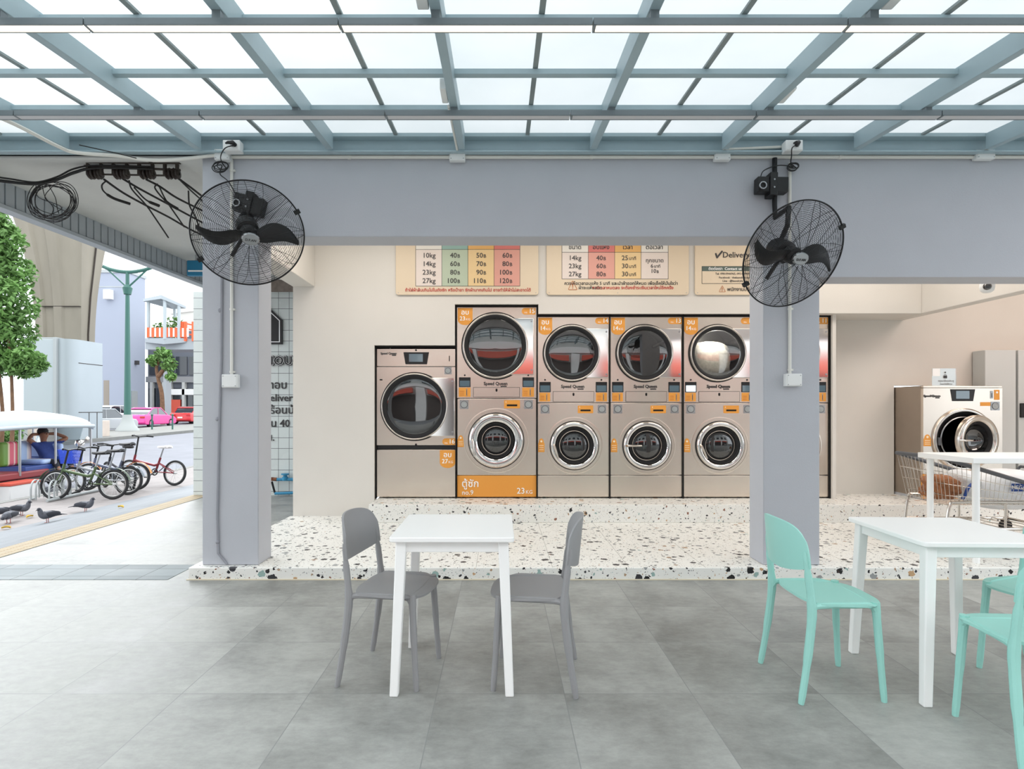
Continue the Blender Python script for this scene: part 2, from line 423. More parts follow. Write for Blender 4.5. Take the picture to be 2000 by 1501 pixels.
# room walls, with openings for the machines
WD = 6.74
b = MB()
def wallbox(x0, x1, z0, z1): b.box(x0, x1, WD, WD + .14, z0, z1)
MX = lambda px: (px - CX) * 6.8 / F           # machine plane
MZ = lambda py: H - (py - CY) * 6.8 / F
wallbox(-2.42, MX(733), .0966, 3.5)
wallbox(MX(733), MX(889), MZ(675), 3.5); wallbox(MX(889), MX(1051), MZ(595.5), 3.5); wallbox(MX(1051), MX(1620.5), MZ(614), 3.5)
struct('wall_back', b, M['cream'], smooth=0)
b = MB(); b.box(MX(733) , MX(1620), 7.72, 7.8, .2937, 2.7); b.box(MX(733) - .03, MX(733) - .001, 6.881, 7.72, .2937, 2.7); b.box(MX(1620), MX(1620) + .02, 7.26, 7.72, .2937, 2.7); b.box(MX(733), MX(1620), 6.881, 7.72, 2.7, 2.74); struct('wall_niche', b, M['gap'])
b = MB(); b.box(MX(1621.5), 4.86, 7.15, 7.25, .2937, 3.5); b.box(4.86, 9.0, 7.15, 7.25, 1.632, 3.5); b.box(5.86, 9.0, 7.15, 7.25, .2937, 1.64)
b.box(MX(1620.5), MX(1620.5) + .04, WD, 7.15, .2937, 2.44)
struct('wall_recess', b, M['cream'], smooth=0)
b = MB(); b.box(4.86, 5.86, 7.95, 8.0, .2937, 1.64); b.box(4.83, 4.859, 7.251, 7.95, .2937, 1.7); b.box(5.861, 5.89, 7.251, 7.95, .2937, 1.7); b.box(4.86, 5.86, 7.251, 7.95, 1.66, 1.7); struct('wall_machine_bay', b, M['gap'])
b = MB(); b.box(MX(1600) - .5, 4.84, 6.65, 7.15, 2.4386, 3.5); b.box(4.84, 4.98, 4.88, 7.15, 2.4386, 3.5)
struct('beam_right', b, M['cream'], bevel=.006)
b = MB(); b.box(-2.42, -2.165, 4.88, 6.74, 2.764, 3.5); struct('beam_side', b, M['cream'], bevel=.006)
b = MB(); b.box(-2.42, 9.0, 4.88, 7.9, 3.5, 3.62); struct('ceiling', b, M['cream'])
b = MB(); b.box(8.0, 8.15, 4.62, 7.9, 0, 3.6); struct('wall_right', b, M['cream'])
# shell of the building behind and above
b = MB(); b.box(-2.42, 9.0, 4.9, 9.4, 3.64, 7.5); b.box(-2.42, -2.3, 6.89, 9.2, 0, 3.62); struct('wall_upper', b, M['lavender'])

# overhanging slab on the left with ribbed metal fascia
b = MB(); b.box(-4.42, -2.385, 4.62, 9.12, 3.34, 3.9); struct('overhang_slab', b, M['soffit'], bevel=.01)
M['ribbed'] = mat('ribbed_grey_cladding', (178, 185, 190), .45, .2)
b = MB()
p0, p1 = Vector((-4.43, 3.4, 0)), Vector((-4.20, 9.1, 0)); L = (p1 - p0).length; ang = math.atan2(p1.y - p0.y, p1.x - p0.x)
RM = Matrix.Translation(p0) @ Matrix.Rotation(ang, 4, 'Z')
b.box(0, L, 0, .05, 3.12, 3.9, M=RM)
n = int(L / .105)
for k in range(n): b.box(k * .105 + .008, k * .105 + .097, -.012, 0, 3.135, 3.9, M=RM)
b.box(0, L, -.05, .07, 3.085, 3.12, M=RM)
struct('fascia_left', b, M['ribbed'], bevel=.003)

# tiled side wall beyond the left column
TD = 9.0
b = MB(); b.box(-4.78, -2.30, TD, TD + .2, 0.0, 3.16); struct('wall_tiled', b, M_WTILE, smooth=0)
M['raw'] = mat('raw_concrete', (142, 130, 120), .9, noise=.3, nscale=9, bump=.8, bscale=14)
b = MB(); b.box(-4.22, -2.30, TD - .05, TD + .2, 3.16, 3.335); struct('trim_2', b, M['raw'])

# ================================================================== CANOPY
cano = thing('canopy', 'blue-grey steel and frosted glass canopy roof over the plaza in front of the laundry', 'canopy', (0, 4.55, 3.365))
SL = .085
def roofz(y): return 3.365 - SL * (4.55 - y)
YF = .55
RX = [MXX * 4.55 / F for MXX in (385 - CX + 8, 644 - CX + 8, 894 - CX, 1150 - CX, 1407 - CX, 1664 - CX, 1921 - CX)]
pitch = (RX[-1] - RX[0]) / 6
RX = [RX[0] + (k - 2) * pitch for k in range(10)]
RXB = RX
for x in RX:
    b = MB(); y0, y1 = YF, 4.50
    b.hexa([(x - .026, y0, roofz(y0)), (x + .026, y0, roofz(y0)), (x + .026, y1, roofz(y1)), (x - .026, y1, roofz(y1))],
           [(x - .026, y0, roofz(y0) + .125), (x + .026, y0, roofz(y0) + .125), (x + .026, y1, roofz(y1) + .125), (x - .026, y1, roofz(y1) + .125)])
    b.build('rafter', M['steel'], cano, bevel=.003, W=True)
def purlin(y, h=.05, w=.05, zo=.075, nm='purlin'):
    b = MB(); z = roofz(y) + zo; b.box(RX[0] - .3, RX[-1] + .3, y - w / 2, y + w / 2, z, z + h); b.build(nm, M['steel'], cano, bevel=.003, W=True)
for y in (.86, 1.38, 1.90, 2.42, 2.945, 3.49, 3.985): purlin(y, .034, .045)
# fascia channel against the wall: web, lips
b = MB(); zb = 3.352
b.box(RX[0] - .4, RX[-1] + .4, 4.52, 4.60, zb, zb + .012); b.box(RX[0] - .4, RX[-1] + .4, 4.575, 4.60, zb, zb + .165)
b.box(RX[0] - .4, RX[-1] + .4, 4.50, 4.575, zb + .110, zb + .150)
b.build('fascia_channel', M['steel'], cano, bevel=.002, W=True)
M['mullion'] = mat('grey_glazing_bar', (140, 150, 150), .6)
for k in range(len(RX) - 1):
    xm = (RX[k] + RX[k + 1]) / 2
    for xx, wd in ((xm, .030),):
        b = MB(); b.hexa([(xx - wd / 2, YF, roofz(YF) + .112), (xx + wd / 2, YF, roofz(YF) + .112), (xx + wd / 2, 4.5, roofz(4.5) + .112), (xx - wd / 2, 4.5, roofz(4.5) + .112)],
                       [(xx - wd / 2, YF, roofz(YF) + .126), (xx + wd / 2, YF, roofz(YF) + .126), (xx + wd / 2, 4.5, roofz(4.5) + .126), (xx - wd / 2, 4.5, roofz(4.5) + .126)])
        b.build('glazing_bar', M['mullion'], cano, W=True)
    for xa, xb in ((RX[k], xm), (xm, RX[k + 1])):
        b = MB(); y0, y1, t = YF, 4.56, .006
        b.hexa([(xa + .004, y0, roofz(y0) + .128), (xb - .004, y0, roofz(y0) + .128), (xb - .004, y1, roofz(y1) + .128), (xa + .004, y1, roofz(y1) + .128)],
               [(xa + .004, y0, roofz(y0) + .128 + t), (xb - .004, y0, roofz(y0) + .128 + t), (xb - .004, y1, roofz(y1) + .128 + t), (xa + .004, y1, roofz(y1) + .128 + t)])
        b.build('roof_pane', M['glazing'], cano, W=True, smooth=0)

# ================================================================== TABLES AND CHAIRS
def leg_taper(b, p0, p1, w0, w1):
    """square leg from p0 (top) to p1 (foot)"""
    q = lambda c, w: [(c[0] - w / 2, c[1] - w / 2, c[2]), (c[0] + w / 2, c[1] - w / 2, c[2]), (c[0] + w / 2, c[1] + w / 2, c[2]), (c[0] - w / 2, c[1] + w / 2, c[2])]
    b.hexa(q(p1, w1), q(p0, w0))
def cafe_table(loc, rz, label, wx=.585, wy=.60):
    t = thing('cafe_table', label, 'table', loc, rz, 'white square cafe tables')
    b = MB(); b.prism(rrect(wx, wy, .022), .722, .745); b.build('tabletop', M['white'], t, bevel=.004, seg=3)
    ax, ay = wx / 2 - .05, wy / 2 - .05
    b = MB()
    for s in (-1, 1):
        b.box(-ax, ax, s * ay - .011, s * ay + .011, .668, .722); b.box(s * ax - .011, s * ax + .011, -ay, ay, .668, .722)
    b.build('apron', M['white'], t, bevel=.002)
    for sx_ in (-1, 1):
        for sy_ in (-1, 1):
            b = MB(); leg_taper(b, (sx_ * (ax - .002), sy_ * (ay - .002), .722), (sx_ * (wx / 2 - .022), sy_ * (wy / 2 - .025), 0), .050, .040)
            b.build('leg', M['white'], t, bevel=.006, seg=3)
    return t
cafe_table((-.229, 2.99, 0), 0.0, 'white square cafe table standing between two grey chairs')
cafe_table((2.212, 2.895, 0), math.radians(-2.0), 'white square cafe table standing among mint green chairs', .60, .62)

def chair(loc, rz, label, m, group, cat='chair'):
    """one-piece polypropylene chair; local +x is forward"""
    t = thing('stacking_chair', label, 'chair', loc, rz, group)
    def seat_pt(u, v):
        a = (v - .5) * 2; e = (u - .5) * 2
        f = max(e, 0) ** 3.2
        wd = .204 + .014 * u - .012 * f
        s = math.copysign(abs(a) ** .82, a)
        x = -.150 + .368 * u - .085 * abs(a) ** 3.0 * max(e, 0) ** 1.5 + .045 * abs(a) ** 3 * max(-e, 0)
        z = .452 - .012 * math.cos(a * PI / 2) * math.cos(e * PI / 2) - .010 * f
        return (x, s * wd, z)
    b = MB(); b.grid(seat_pt, 18, 18, thick=.011); b.build('seat', m, t, smooth=50)
    def back_pt(u, v):
        a = (v - .5) * 2
        top = .818 - .030 * abs(a) ** 2.2 - .055 * abs(a) ** 7; low = .578 + .036 * a * a
        z = low + (top - low) * u
        wd = .214 * (1 - .05 * u ** 3)
        x = -.180 - .10 * (z - .62) + .062 * a * a - .045
        return (x, math.copysign(abs(a) ** .92, a) * wd, z)
    b = MB(); b.grid(back_pt, 14, 20, thick=.010); b.build('backrest', m, t, smooth=50)
    for s in (-1, 1):
        b = MB(); b.tube(bez([(.160, s * .168, .452), (.164, s * .171, .38), (.176, s * .180, .18), (.188, s * .187, .0)], 4), [.0185] * 4 + [.017] * 4 + [.0145] * 4 + [.0125], 10)
        b.build('leg', m, t)
        b = MB(); b.tube(bez([(-.176, s * .196, .688), (-.164, s * .199, .58), (-.150, s * .202, .45), (-.152, s * .204, .36), (-.176, s * .209, .17), (-.204, s * .214, 0)], 4), [.008] + [.012] * 3 + [.0165] * 4 + [.0205] * 4 + [.019] * 4 + [.0155] * 4 + [.0125], 10)
        b.build('rear_leg', m, t)
        b = MB(); b.tube(bez([(-.150, s * .200, .415), (-.128, s * .196, .437), (-.06, s * .190, .441), (.06, s * .182, .440), (.135, s * .172, .436), (.165, s * .170, .405)], 4), [.018] * 3 + [.014] * 15 + [.016] * 3, 8)
        b.build('side_rail', m, t)
    b = MB(); b.tube([(.150, -.165, .436), (.157, 0, .436), (.150, .165, .436)], .010, 8); b.build('front_rail', m, t)
    return t
MG, MM = M['grey_plastic'], M['mint_plastic']
g1, g2 = 'grey plastic chairs at the white table', 'mint green plastic chairs at the right hand table'
chair((-.553, 2.975, 0), math.radians(-10.5), 'grey plastic chair with curved back facing right at the white table', MG, g1)
chair((.172, 2.925, 0), math.radians(180 - 6.5), 'grey plastic chair turned left, its curved back seen edge on', MG, g1)
chair((1.575, 2.845, 0), math.radians(-1), 'mint green chair on the left of the table, in front of the column', MM, g2)
chair((2.165, 2.335, 0), math.radians(86), 'mint green chair in the foreground with its back toward the viewer', MM, g2)
chair((2.72, 2.88, 0), math.radians(180 + 16), 'mint green chair behind the foreground one, only its seat and leg showing', MM, g2)

# tall white counter table on the platform
t = thing('counter_table', 'tall white counter table standing on the terrazzo platform beside the wire cart', 'table', (4.4, 4.95, .0966))
b = MB(); b.box(-.61, .61, -.31, .31, .808, .853); b.build('tabletop', M['white'], t, bevel=.003)
for sx_ in (-1, 1):
    for sy_ in (-1, 1):
        b = MB(); b.tube([(sx_ * .54, sy_ * .25, .808), (sx_ * .54, sy_ * .25, 0)], .026, 14); b.build('leg', M['white'], t)

# dark bin / stool foot seen under the cafe table: caster post of the cart is built with the cart
# ================================================================== WIRE LAUNDRY CART with bags
cart = thing('laundry_cart', 'chrome wire shopping cart loaded with laundry bags behind the counter table', 'cart', (4.60, 5.63, .0966), math.radians(0))
cx0, cx1, cy0, cy1 = -.56, .62, -.33, .27        # local extents
b = MB()
def basket_pt(a, h):
    # h 0 bottom .. 1 top ; tapered basket; rim slopes up to the left
    k = .86 + .14 * h
    return a[0] * k, a[1] * k
ztop = lambda x: max(.57, .80 - .30 * (x + .56))
zbot = .36
per = []
N = 26
for i in range(N + 1): per.append((cx0 + (cx1 - cx0) * i / N, cy0))
for i in range(1, 13): per.append((cx1, cy0 + (cy1 - cy0) * i / 12))
for i in range(1, N + 1): per.append((cx1 - (cx1 - cx0) * i / N, cy1))
for i in range(1, 12): per.append((cx0, cy1 - (cy1 - cy0) * i / 12))
b = MB()
for p in per:
    q0 = basket_pt(p, 0); q1 = basket_pt(p, 1); b.tube([(q0[0], q0[1], zbot), (q1[0], q1[1], ztop(p[0]))], .0022, 5)
for h in (0.0, .2, .45, .7):
    b.tube([(basket_pt(p, h)[0], basket_pt(p, h)[1], zbot + (ztop(p[0]) - zbot) * h) for p in per], .0028, 5, closed=True)
for i in range(1, N):
    x = (cx0 + (cx1 - cx0) * i / N) * .86; b.tube([(x, cy0 * .86, zbot), (x, cy1 * .86, zbot)], .0022, 5)
b.build('wire_basket', M['chrome_rim'], cart)
M['grey_rubber'] = mat('dark_grey_bumper', (92, 94, 98), .6)
b = MB(); b.tube([(p[0], p[1], ztop(p[0])) for p in per], .020, 8, closed=True); b.build('bumper_rim', M['grey_rubber'], cart)
b = MB()
for s in (cy0 + .03, cy1 - .03):
    b.tube(bez([(-.50, s, .14), (-.46, s, .36), (-.36, s, .385), (.40, s, .385), (.50, s, .36), (.54, s, .14)], 5), .014, 8)
    b.tube([(-.50, s, .14), (.54, s, .14)], .014, 8)
    b.tube([(.05, s, .14), (.05, s, .385)], .010, 8)
b.tube([(-.50, cy0 + .03, .14), (-.50, cy1 - .03, .14)], .012, 8); b.tube([(.54, cy0 + .03, .14), (.54, cy1 - .03, .14)], .012, 8)
for i in range(9): b.tube([(-.46 + i * .12, cy0 + .03, .15), (-.46 + i * .12, cy1 - .03, .15)], .004, 5)
b.build('frame', M['chrome_rim'], cart)
for x in (-.48, .52):
    for s in (cy0 + .03, cy1 - .03):
        b = MB(); b.lathe([(.02, -.014), (.058, -.014), (.064, -.008), (.064, .008), (.058, .014), (.02, .014)], 20, M=at(x, s, .066), cap0=True, cap1=True)
        b.build('caster', M['rubber'], cart)
b = MB(); b.tube([(.62, cy0, .58), (.70, cy0, .66), (.70, cy1, .66), (.62, cy1, .58)], .014, 8); b.build('handle', M['grey_rubber'], cart)
def lump(name, label, cat, c, r, m, group=None, seed=0, sc=(1, 1, 1), folds=.16, cuts=(26, 18)):
    rnd = random.Random(seed)
    ph = [(rnd.uniform(2, 7), rnd.uniform(2, 7), rnd.uniform(0, 6), rnd.uniform(.4, 1)) for _ in range(7)]
    b = MB(); b.ball((0, 0, 0), 1, cuts[0], cuts[1])
    vs = []
    for x, y, z in b.v:
        th = math.atan2(y, x); phi = math.asin(max(-1, min(1, z)))
        k = 1 + folds * sum(a * math.sin(f * th + g * phi * 1.7 + p) for f, g, p, a in [(round(q[0]), q[1], q[2], q[3]) for q in ph]) / 4 * math.cos(phi)
        e = lambda q: math.copysign(abs(q) ** .75, q)
        vs.append((e(x) * k * r * sc[0], e(y) * k * r * sc[1], e(z) * (1 + (k - 1) * .6) * r * sc[2]))
    b.v = vs
    if name is None: return b
    o = b.build(name, m, smooth=60); o.location = c; tag(o, label, cat, group); return o
M['bag_white'] = mat('white_plastic_bag', (236, 238, 240), .45, noise=.03, nscale=14, bump=.5, bscale=22)
M['cloth_brown'] = mat('brown_patterned_cloth', (156, 104, 70), .9, noise=.3, nscale=30, bump=.5, bscale=40)
M['blue_print'] = mat('blue_print', (34, 74, 150), .5)
bag = thing('laundry_bag', 'big white plastic laundry bag with a blue printed panel inside the wire cart', 'bag', (4.84, 5.60, .0966 + .475))
lb = lump(None, '', '', (0, 0, 0), .22, None, seed=4, sc=(1.62, 1.05, .88), folds=.05); lb.build('bag_body', M['bag_white'], bag, smooth=60)
M['blue'] = M['blue_print']
b = MB(); b.prism(rrect(.27, .072, .004), 0, .004, 0, at(.02, -.247, .045)); b.build('printed_panel', M['blue_print'], bag, label='blue printed panel')
b = MB(); b.text('MEGAHOME', .05, at(.02, -.2525, .045), bold=.02)
b.build('lettering', M['paper'], bag, label='white lettering on blue')
o = lump('laundry_bundle', 'brown patterned cloth bundled at the left end of the wire cart', 'laundry', (4.22, 5.56, .0966 + .50), .12, M['cloth_brown'], seed=9, sc=(1.1, 1.3, .95), folds=.34)
o = lump('white_bag', 'crumpled white plastic bag with blue ties at the left of the brown cloth', 'bag', (4.47, 5.62, .0966 + .52), .12, M['bag_white'], seed=21, sc=(.8, 1.4, 1.15), folds=.3)
b = MB(); b.tube(bez([(-.05, -.19, .02), (-.10, -.205, -.02), (-.12, -.20, -.08), (-.14, -.19, -.12)], 5), .014, 8); b.build('blue_tie', M['blue_print'], o, label='blue tie')

# grey locker and small fittings at the back right
lk = thing('locker', 'tall light grey metal locker against the back wall beside the open washer', 'locker', (6.005, 7.045, .2937))
b = MB(); b.box(-.185, .185, -.095, .095, 0, 1.757); M['locker'] = mat('pale_grey_locker_paint', (206, 209, 207), .5); b.build('body', M['locker'], lk, bevel=.006)
b = MB(); b.box(.215, .66, -.095, .095, 0, 1.757); b.build('side_unit', M['locker'], lk, bevel=.006)
b = MB(); b.box(.225, .31, -.115, -.095, .945, 1.118); b.build('lock_panel', M['black'], lk, bevel=.008)

# ================================================================== LAUNDRY MACHINES
S_ = 6.8 / F                                     # metres per photo pixel on the machine fronts
INOX, CHR = M['inox'], M['chrome']
def disc(b, cx, cz, y, r, mi=0, seg=40):
    b.lathe([(r, 0), (r, .003)], seg, mi, at(cx, y, cz), cap0=True, cap1=True)
def ring_prof(r0, r1, d):
    """rounded annulus between r0 and r1, standing d proud"""
    w_ = r1 - r0
    return [(r1, -.004), (r1, d * .55), (r1 - w_ * .12, d * .9), (r1 - w_ * .35, d), (r0 + w_ * .35, d * .95), (r0 + w_ * .1, d * .7), (r0, d * .3), (r0, -.03)]
class Machine:
    """front panel helper: local metres, x right from left edge, z up from the floor, y = 0 the front"""
    def __init__(s, px0, pw, label, top, bot=972.0, D=6.8, name='stacked_washer_dryer', group=None, depth=.85):
        s.s = D / F; s.px0 = px0; s.bot = bot; s.W = pw * s.s; s.H = (bot - top) * s.s; s.D = D; s.depth = depth
        s.t = thing(name, label, 'washing machine', ((px0 - CX) * s.s, D, .2937), 0, group)
    def x(s, px): return (px - s.px0) * s.s
    def z(s, py): return (s.bot - py) * s.s + .0
    def panel(s, nm, y0, y1, x0=None, x1=None, m=None, d0=0.0, d1=.03, bev=.004):
        xa = s.x(x0) if x0 is not None else 0.002; xb = s.x(x1) if x1 is not None else s.W - .002
        b = MB(); b.box(xa, xb, d0, d1, s.z(y1), s.z(y0)); return b.build(nm, m or INOX, s.t, bevel=bev)
    def panel_hole(s, nm, y0, y1, cx, cy, r, m=None, d1=.03):
        """front panel with a round opening"""
        X, Z, k = s.x(cx), s.z(cy), s.s
        xa, xb, za, zb = .002 - X, s.W - .002 - X, s.z(y1) - Z, s.z(y0) - Z; r = r * k
        ang = sorted([2 * PI * q / 64 for q in range(64)] + [math.atan2(v, u) % (2 * PI) for u in (xa, xb) for v in (za, zb)])
        vs = []
        for a in ang:
            c_, s_ = math.cos(a), math.sin(a)
            t_ = min((xb / c_ if c_ > 1e-9 else xa / c_ if c_ < -1e-9 else 1e9), (zb / s_ if s_ > 1e-9 else za / s_ if s_ < -1e-9 else 1e9))
            for y in (0, d1): vs += [(X + c_ * t_, y, Z + s_ * t_), (X + c_ * r, y, Z + s_ * r)]
        n = len(ang); fs = []
        for i in range(n):
            j = (i + 1) % n; A, B = 4 * i, 4 * j
            fs += [(A, B, B + 1, A + 1), (A + 2, A + 3, B + 3, B + 2), (A, A + 2, B + 2, B), (A + 1, B + 1, B + 3, A + 3)]
        return MB().add(vs, fs).build(nm, m or INOX, s.t, weld=True)
    def plate(s, nm, x0, x1, y0, y1, m, d=.003, r=None, parent=None, label=None):
        w_, h_ = (x1 - x0) * s.s, (y1 - y0) * s.s
        b = MB(); b.prism(rrect(w_, h_, r or .004), -.002, d, 0, at(s.x((x0 + x1) / 2), 0, s.z((y0 + y1) / 2))); return b.build(nm, m, parent or s.t, label=label)
    def cabinet(s, top, side=None):
        b = MB(); a, c, zt, dp = .004, s.W - .004, s.z(top), s.depth
        b.box(a, a + .004, .03, dp, .03, zt); b.box(c - .004, c, .03, dp, .03, zt); b.box(a + .004, c - .004, .03, dp, zt - .004, zt); b.box(a + .004, c - .004, .03, dp, .03, .034); b.box(a + .004, c - .004, dp - .004, dp, .034, zt - .004)
        b.build('cabinet', side or M['inox_side'], s.t)
        b = MB()
        for xx in (.08, s.W - .08):
            for yy in (.08, s.depth - .08): b.lathe([(.022, -.0005), (.022, .032)], 12, M=Matrix.Translation((xx, yy, 0)), cap0=True, cap1=True)
        b.build('foot', M['rubber'], s.t)
    def tag(s, x0, x1, y0, y1, thai, num, unit, m='orange'):
        """vinyl tag with a rounded lower end"""
        w_, h_ = (x1 - x0) * s.s, (y1 - y0) * s.s; r = w_ * .5
        pts = [(-w_ / 2, h_ / 2), (w_ / 2, h_ / 2)] + [(r * math.cos(-a), -h_ / 2 + r * .72 + r * .72 * math.sin(-a)) for a in [PI * k / 14 for k in range(15)]]
        b = MB(); b.prism(pts, -.002, .0025, 0, at(s.x((x0 + x1) / 2), 0, s.z((y0 + y1) / 2))); v = b.build('size_tag', M[m], s.t, label='orange vinyl tag')
        b = MB(); cx, cz = s.x((x0 + x1) / 2), s.z((y0 + y1) / 2)
        b.text(thai, h_ * .40, at(cx, -.003, cz + h_ * .23), bold=.014)
        b.text(num, h_ * .34, at(cx + w_ * .02, -.003, cz - h_ * .13), align='RIGHT', bold=.016); b.text(unit, h_ * .19, at(cx + w_ * .05, -.003, cz - h_ * .17), align='LEFT')
        b.build('lettering', M['paper'], v)
    def number(s, x0, x1, y0, y1, num):
        w_, h_ = (x1 - x0) * s.s, (y1 - y0) * s.s; r = h_ / 2
        pts = [(w_ / 2, h_ / 2)] + [(-w_ / 2 + r + r * math.cos(PI / 2 + PI * k / 12), r * math.sin(PI / 2 + PI * k / 12)) for k in range(13)] + [(w_ / 2, -h_ / 2)]
        b = MB(); b.prism(pts, -.002, .0025, 0, at(s.x((x0 + x1) / 2), 0, s.z((y0 + y1) / 2))); v = b.build('number_tag', M['orange'], s.t, label='orange number tag')
        b = MB(); cx, cz = s.x((x0 + x1) / 2), s.z((y0 + y1) / 2)
        b.text(num, h_ * .95, at(cx + w_ * .46, -.003, cz), align='RIGHT', bold=.016); b.text('no.', h_ * .42, at(cx - w_ * .06, -.003, cz - h_ * .18), align='RIGHT')
        b.build('lettering', M['paper'], v)
    def dryer_door(s, cx, cy, ro, rg, hx, hy0, hy1, content=None):
        """round tumbler door: hinge plate, steel ring, black gasket, glass; drum behind"""
        k = s.s; X, Z = s.x(cx), s.z(cy)
        b = MB(); pts = []
        # hinge plate: right half-plate reaching the panel edge
        w_ = (hx - cx) * k; t_, l_ = (cy - hy0) * k, (cy - hy1) * k
        Rr = rg * k * 1.12; am = math.asin(min(.97, t_ / Rr)) if t_ < Rr else math.radians(76)
        poly = [(Rr * math.cos(am - 2 * am * q / 20), Rr * math.sin(am - 2 * am * q / 20)) for q in range(21)] + [(w_, l_), (w_, t_)]
        if poly[0][1] < t_: poly.append((Rr * math.cos(am), t_))
        if poly[20][1] > l_: poly.insert(21, (Rr * math.cos(am), l_))
        b.prism(poly, -.002, .030, 0, at(X, 0, Z)); d = b.build('dryer_door', CHR, s.t, bevel=.006)
        b = MB(); b.lathe(ring_prof(rg * k * 1.10, ro * k, .048), 72, 0, at(X, 0, Z)); b.build('door_ring', M['chrome_rim'], d, smooth=60)
        b = MB(); b.lathe([(ro * k * 1.035, -.001), (ro * k * 1.035, .010), (ro * k * .98, .012)], 72, 0, at(X, 0, Z)); b.build('door_seam', M['black'], d)
        b = MB(); b.lathe([(rg * k * 1.13, .040), (rg * k * 1.09, .043), (rg * k * .98, .026), (rg * k * .96, .0)], 72, 0, at(X, 0, Z)); b.build('gasket', M['rubber'], d, smooth=60)
        b = MB(); n = 8; R = rg * k * .985
        b.lathe([(R * math.sin(.5 * PI * q / n) if q else .0005, .018 + .012 * math.cos(.5 * PI * q / n)) for q in range(n + 1)][::-1], 64, 0, at(X, 0, Z)); b.build('glass', M['door_glass'], d, smooth=60, weld=True)
        b = MB(); b.lathe([(rg * k, .0), (rg * k, -.03), (ro * k * 1.1, -.05), (ro * k * 1.1, -.55), (.0005, -.55)], 48, 0, at(X, 0, Z))
        for q in range(3):
            a = 2 * PI * q / 3 + .5; R2 = ro * k * 1.08
            Mx = at(X, 0, Z) @ Matrix.Rotation(a, 4, 'Z'); b.box(R2 - .085, R2, -.012, .012, -.54, -.08, M=Mx)
        b.build('drum', M['drum'], s.t, smooth=40)
        b = MB()
        for sg in (-1, 1): b.lathe([(.010, .030), (.010, .036)], 12, 0, at(X + w_ - .025, 0, Z + sg * (t_ - .04)), cap1=True)
        b.build('hinge_bolt', M['silver'], d)
        return d
    def washer_door(s, cx, cy, ro, rg, handle=0, gx=0):
        """front-load door: broad chrome ring, rubber bellows, dished glass, handle"""
        k = s.s; X, Z = s.x(cx), s.z(cy)
        b = MB(); b.lathe(ring_prof(rg * k * 1.18, ro * k, .052), 72, 0, at(X, 0, Z)); d = b.build('washer_door', CHR, s.t, smooth=60)
        b = MB(); b.lathe([(ro * k * 1.035, -.001), (ro * k * 1.035, .012), (ro * k * .985, .014)], 72, 0, at(X, 0, Z)); b.build('door_seam', M['black'], d)
        b = MB(); b.lathe([(rg * k * 1.20, .040), (rg * k * 1.17, .044), (rg * k * 1.10, .030), (rg * k * 1.05, .034), (rg * k * .98, .016), (rg * k * .96, -.03)], 64, 0, at(X, 0, Z)); b.build('bellows', M['rubber'], d, smooth=60)
        b = MB(); n = 10; R = rg * k * 1.0
        b.lathe([(max(R * math.cos(.5 * PI * q / n), .0005), -.02 + .055 * math.sin(.5 * PI * q / n)) for q in range(n + 1)], 56, 0, at(X, 0, Z)); b.build('glass', M['glass_dark'], d, smooth=60)
        b = MB(); b.lathe([(rg * k * .86, -.001), (rg * k * .86, .012), (rg * k * .80, .018), (rg * k * .78, .012)], 48, 0, at(X, 0, Z)); b.build('glass_rim', M['rubber'], d, smooth=60)
        b = MB(); rot = Matrix.Rotation(handle, 4, 'Z')
        b.tube([(-.012, 0, .046), (0, 0, .072), (ro * k * .25, 0, .080), (ro * k * .58, 0, .074)], [.012, .014, .012, .009], 10, M=at(X, 0, Z) @ Matrix.Translation((-ro * k * .86, 0, 0)) @ rot); b.build('handle', M['chrome_rim'], d)
        b = MB()
        for q in (-.14, -.05, .05, .14): b.lathe([(.0055, .045), (.0055, .052)], 10, 0, at(X, 0, Z) @ Matrix.Rotation(q, 4, 'Z') @ Matrix.Translation((ro * k * .80, 0, 0)), cap1=True)
        b.build('door_bolt', M['silver'], d)
        b = MB(); b.lathe([(ro * k * 1.20, -.002), (ro * k * 1.20, .003), (ro * k * 1.16, .004), (ro * k * 1.15, -.002)], 72, 0, at(X, 0, Z)); b.build('pressed_ring', INOX, s.t, smooth=60)
        return d
    def display(s, x0, x1, y0, y1, lit=False):
        f = s.plate('display', x0, x1, y0, y1, M['black'], .006)
        h = (y1 - y0); s.plate('screen', x0 + 1.6, x1 - 1.6, y0 + h * .34, y1 - 1.2, M['screen_lit'] if lit else M['screen'], .0075, parent=f)
        b = MB(); disc(b, s.x((x0 + x1) / 2), s.z(y0 - 4), -.002, 1.7 * s.s, seg=14); b.build('lock_bolt', M['black'], s.t)
    def sticker(s, x0, x1, y0, y1):
        f = s.plate('coin_sticker', x0, x1, y0, y1, M['orange'], .0025)
        w_ = x1 - x0; h_ = y1 - y0
        for q in range(3): pass
        b = MB()
        for q in range(3): b.prism(rrect(w_ * .36 * s.s, .006, .002), .002, .0032, 0, at(s.x(x0 + w_ * .28), 0, s.z(y0 + h_ * (.4 + .2 * q))))
        b.build('print', M['brown_ink'], f)
        b = MB(); b.prism(rrect(.010, h_ * .8 * s.s, .004), .002, .006, 0, at(s.x(x0 + w_ * .68), 0, s.z(y0 + h_ * .5))); b.build('coin_slot', M['silver'], f)
        b = MB(); b.prism(rrect(.004, h_ * .55 * s.s, .001), .004, .0068, 0, at(s.x(x0 + w_ * .68), 0, s.z(y0 + h_ * .55))); b.build('slot', M['gap'], f)
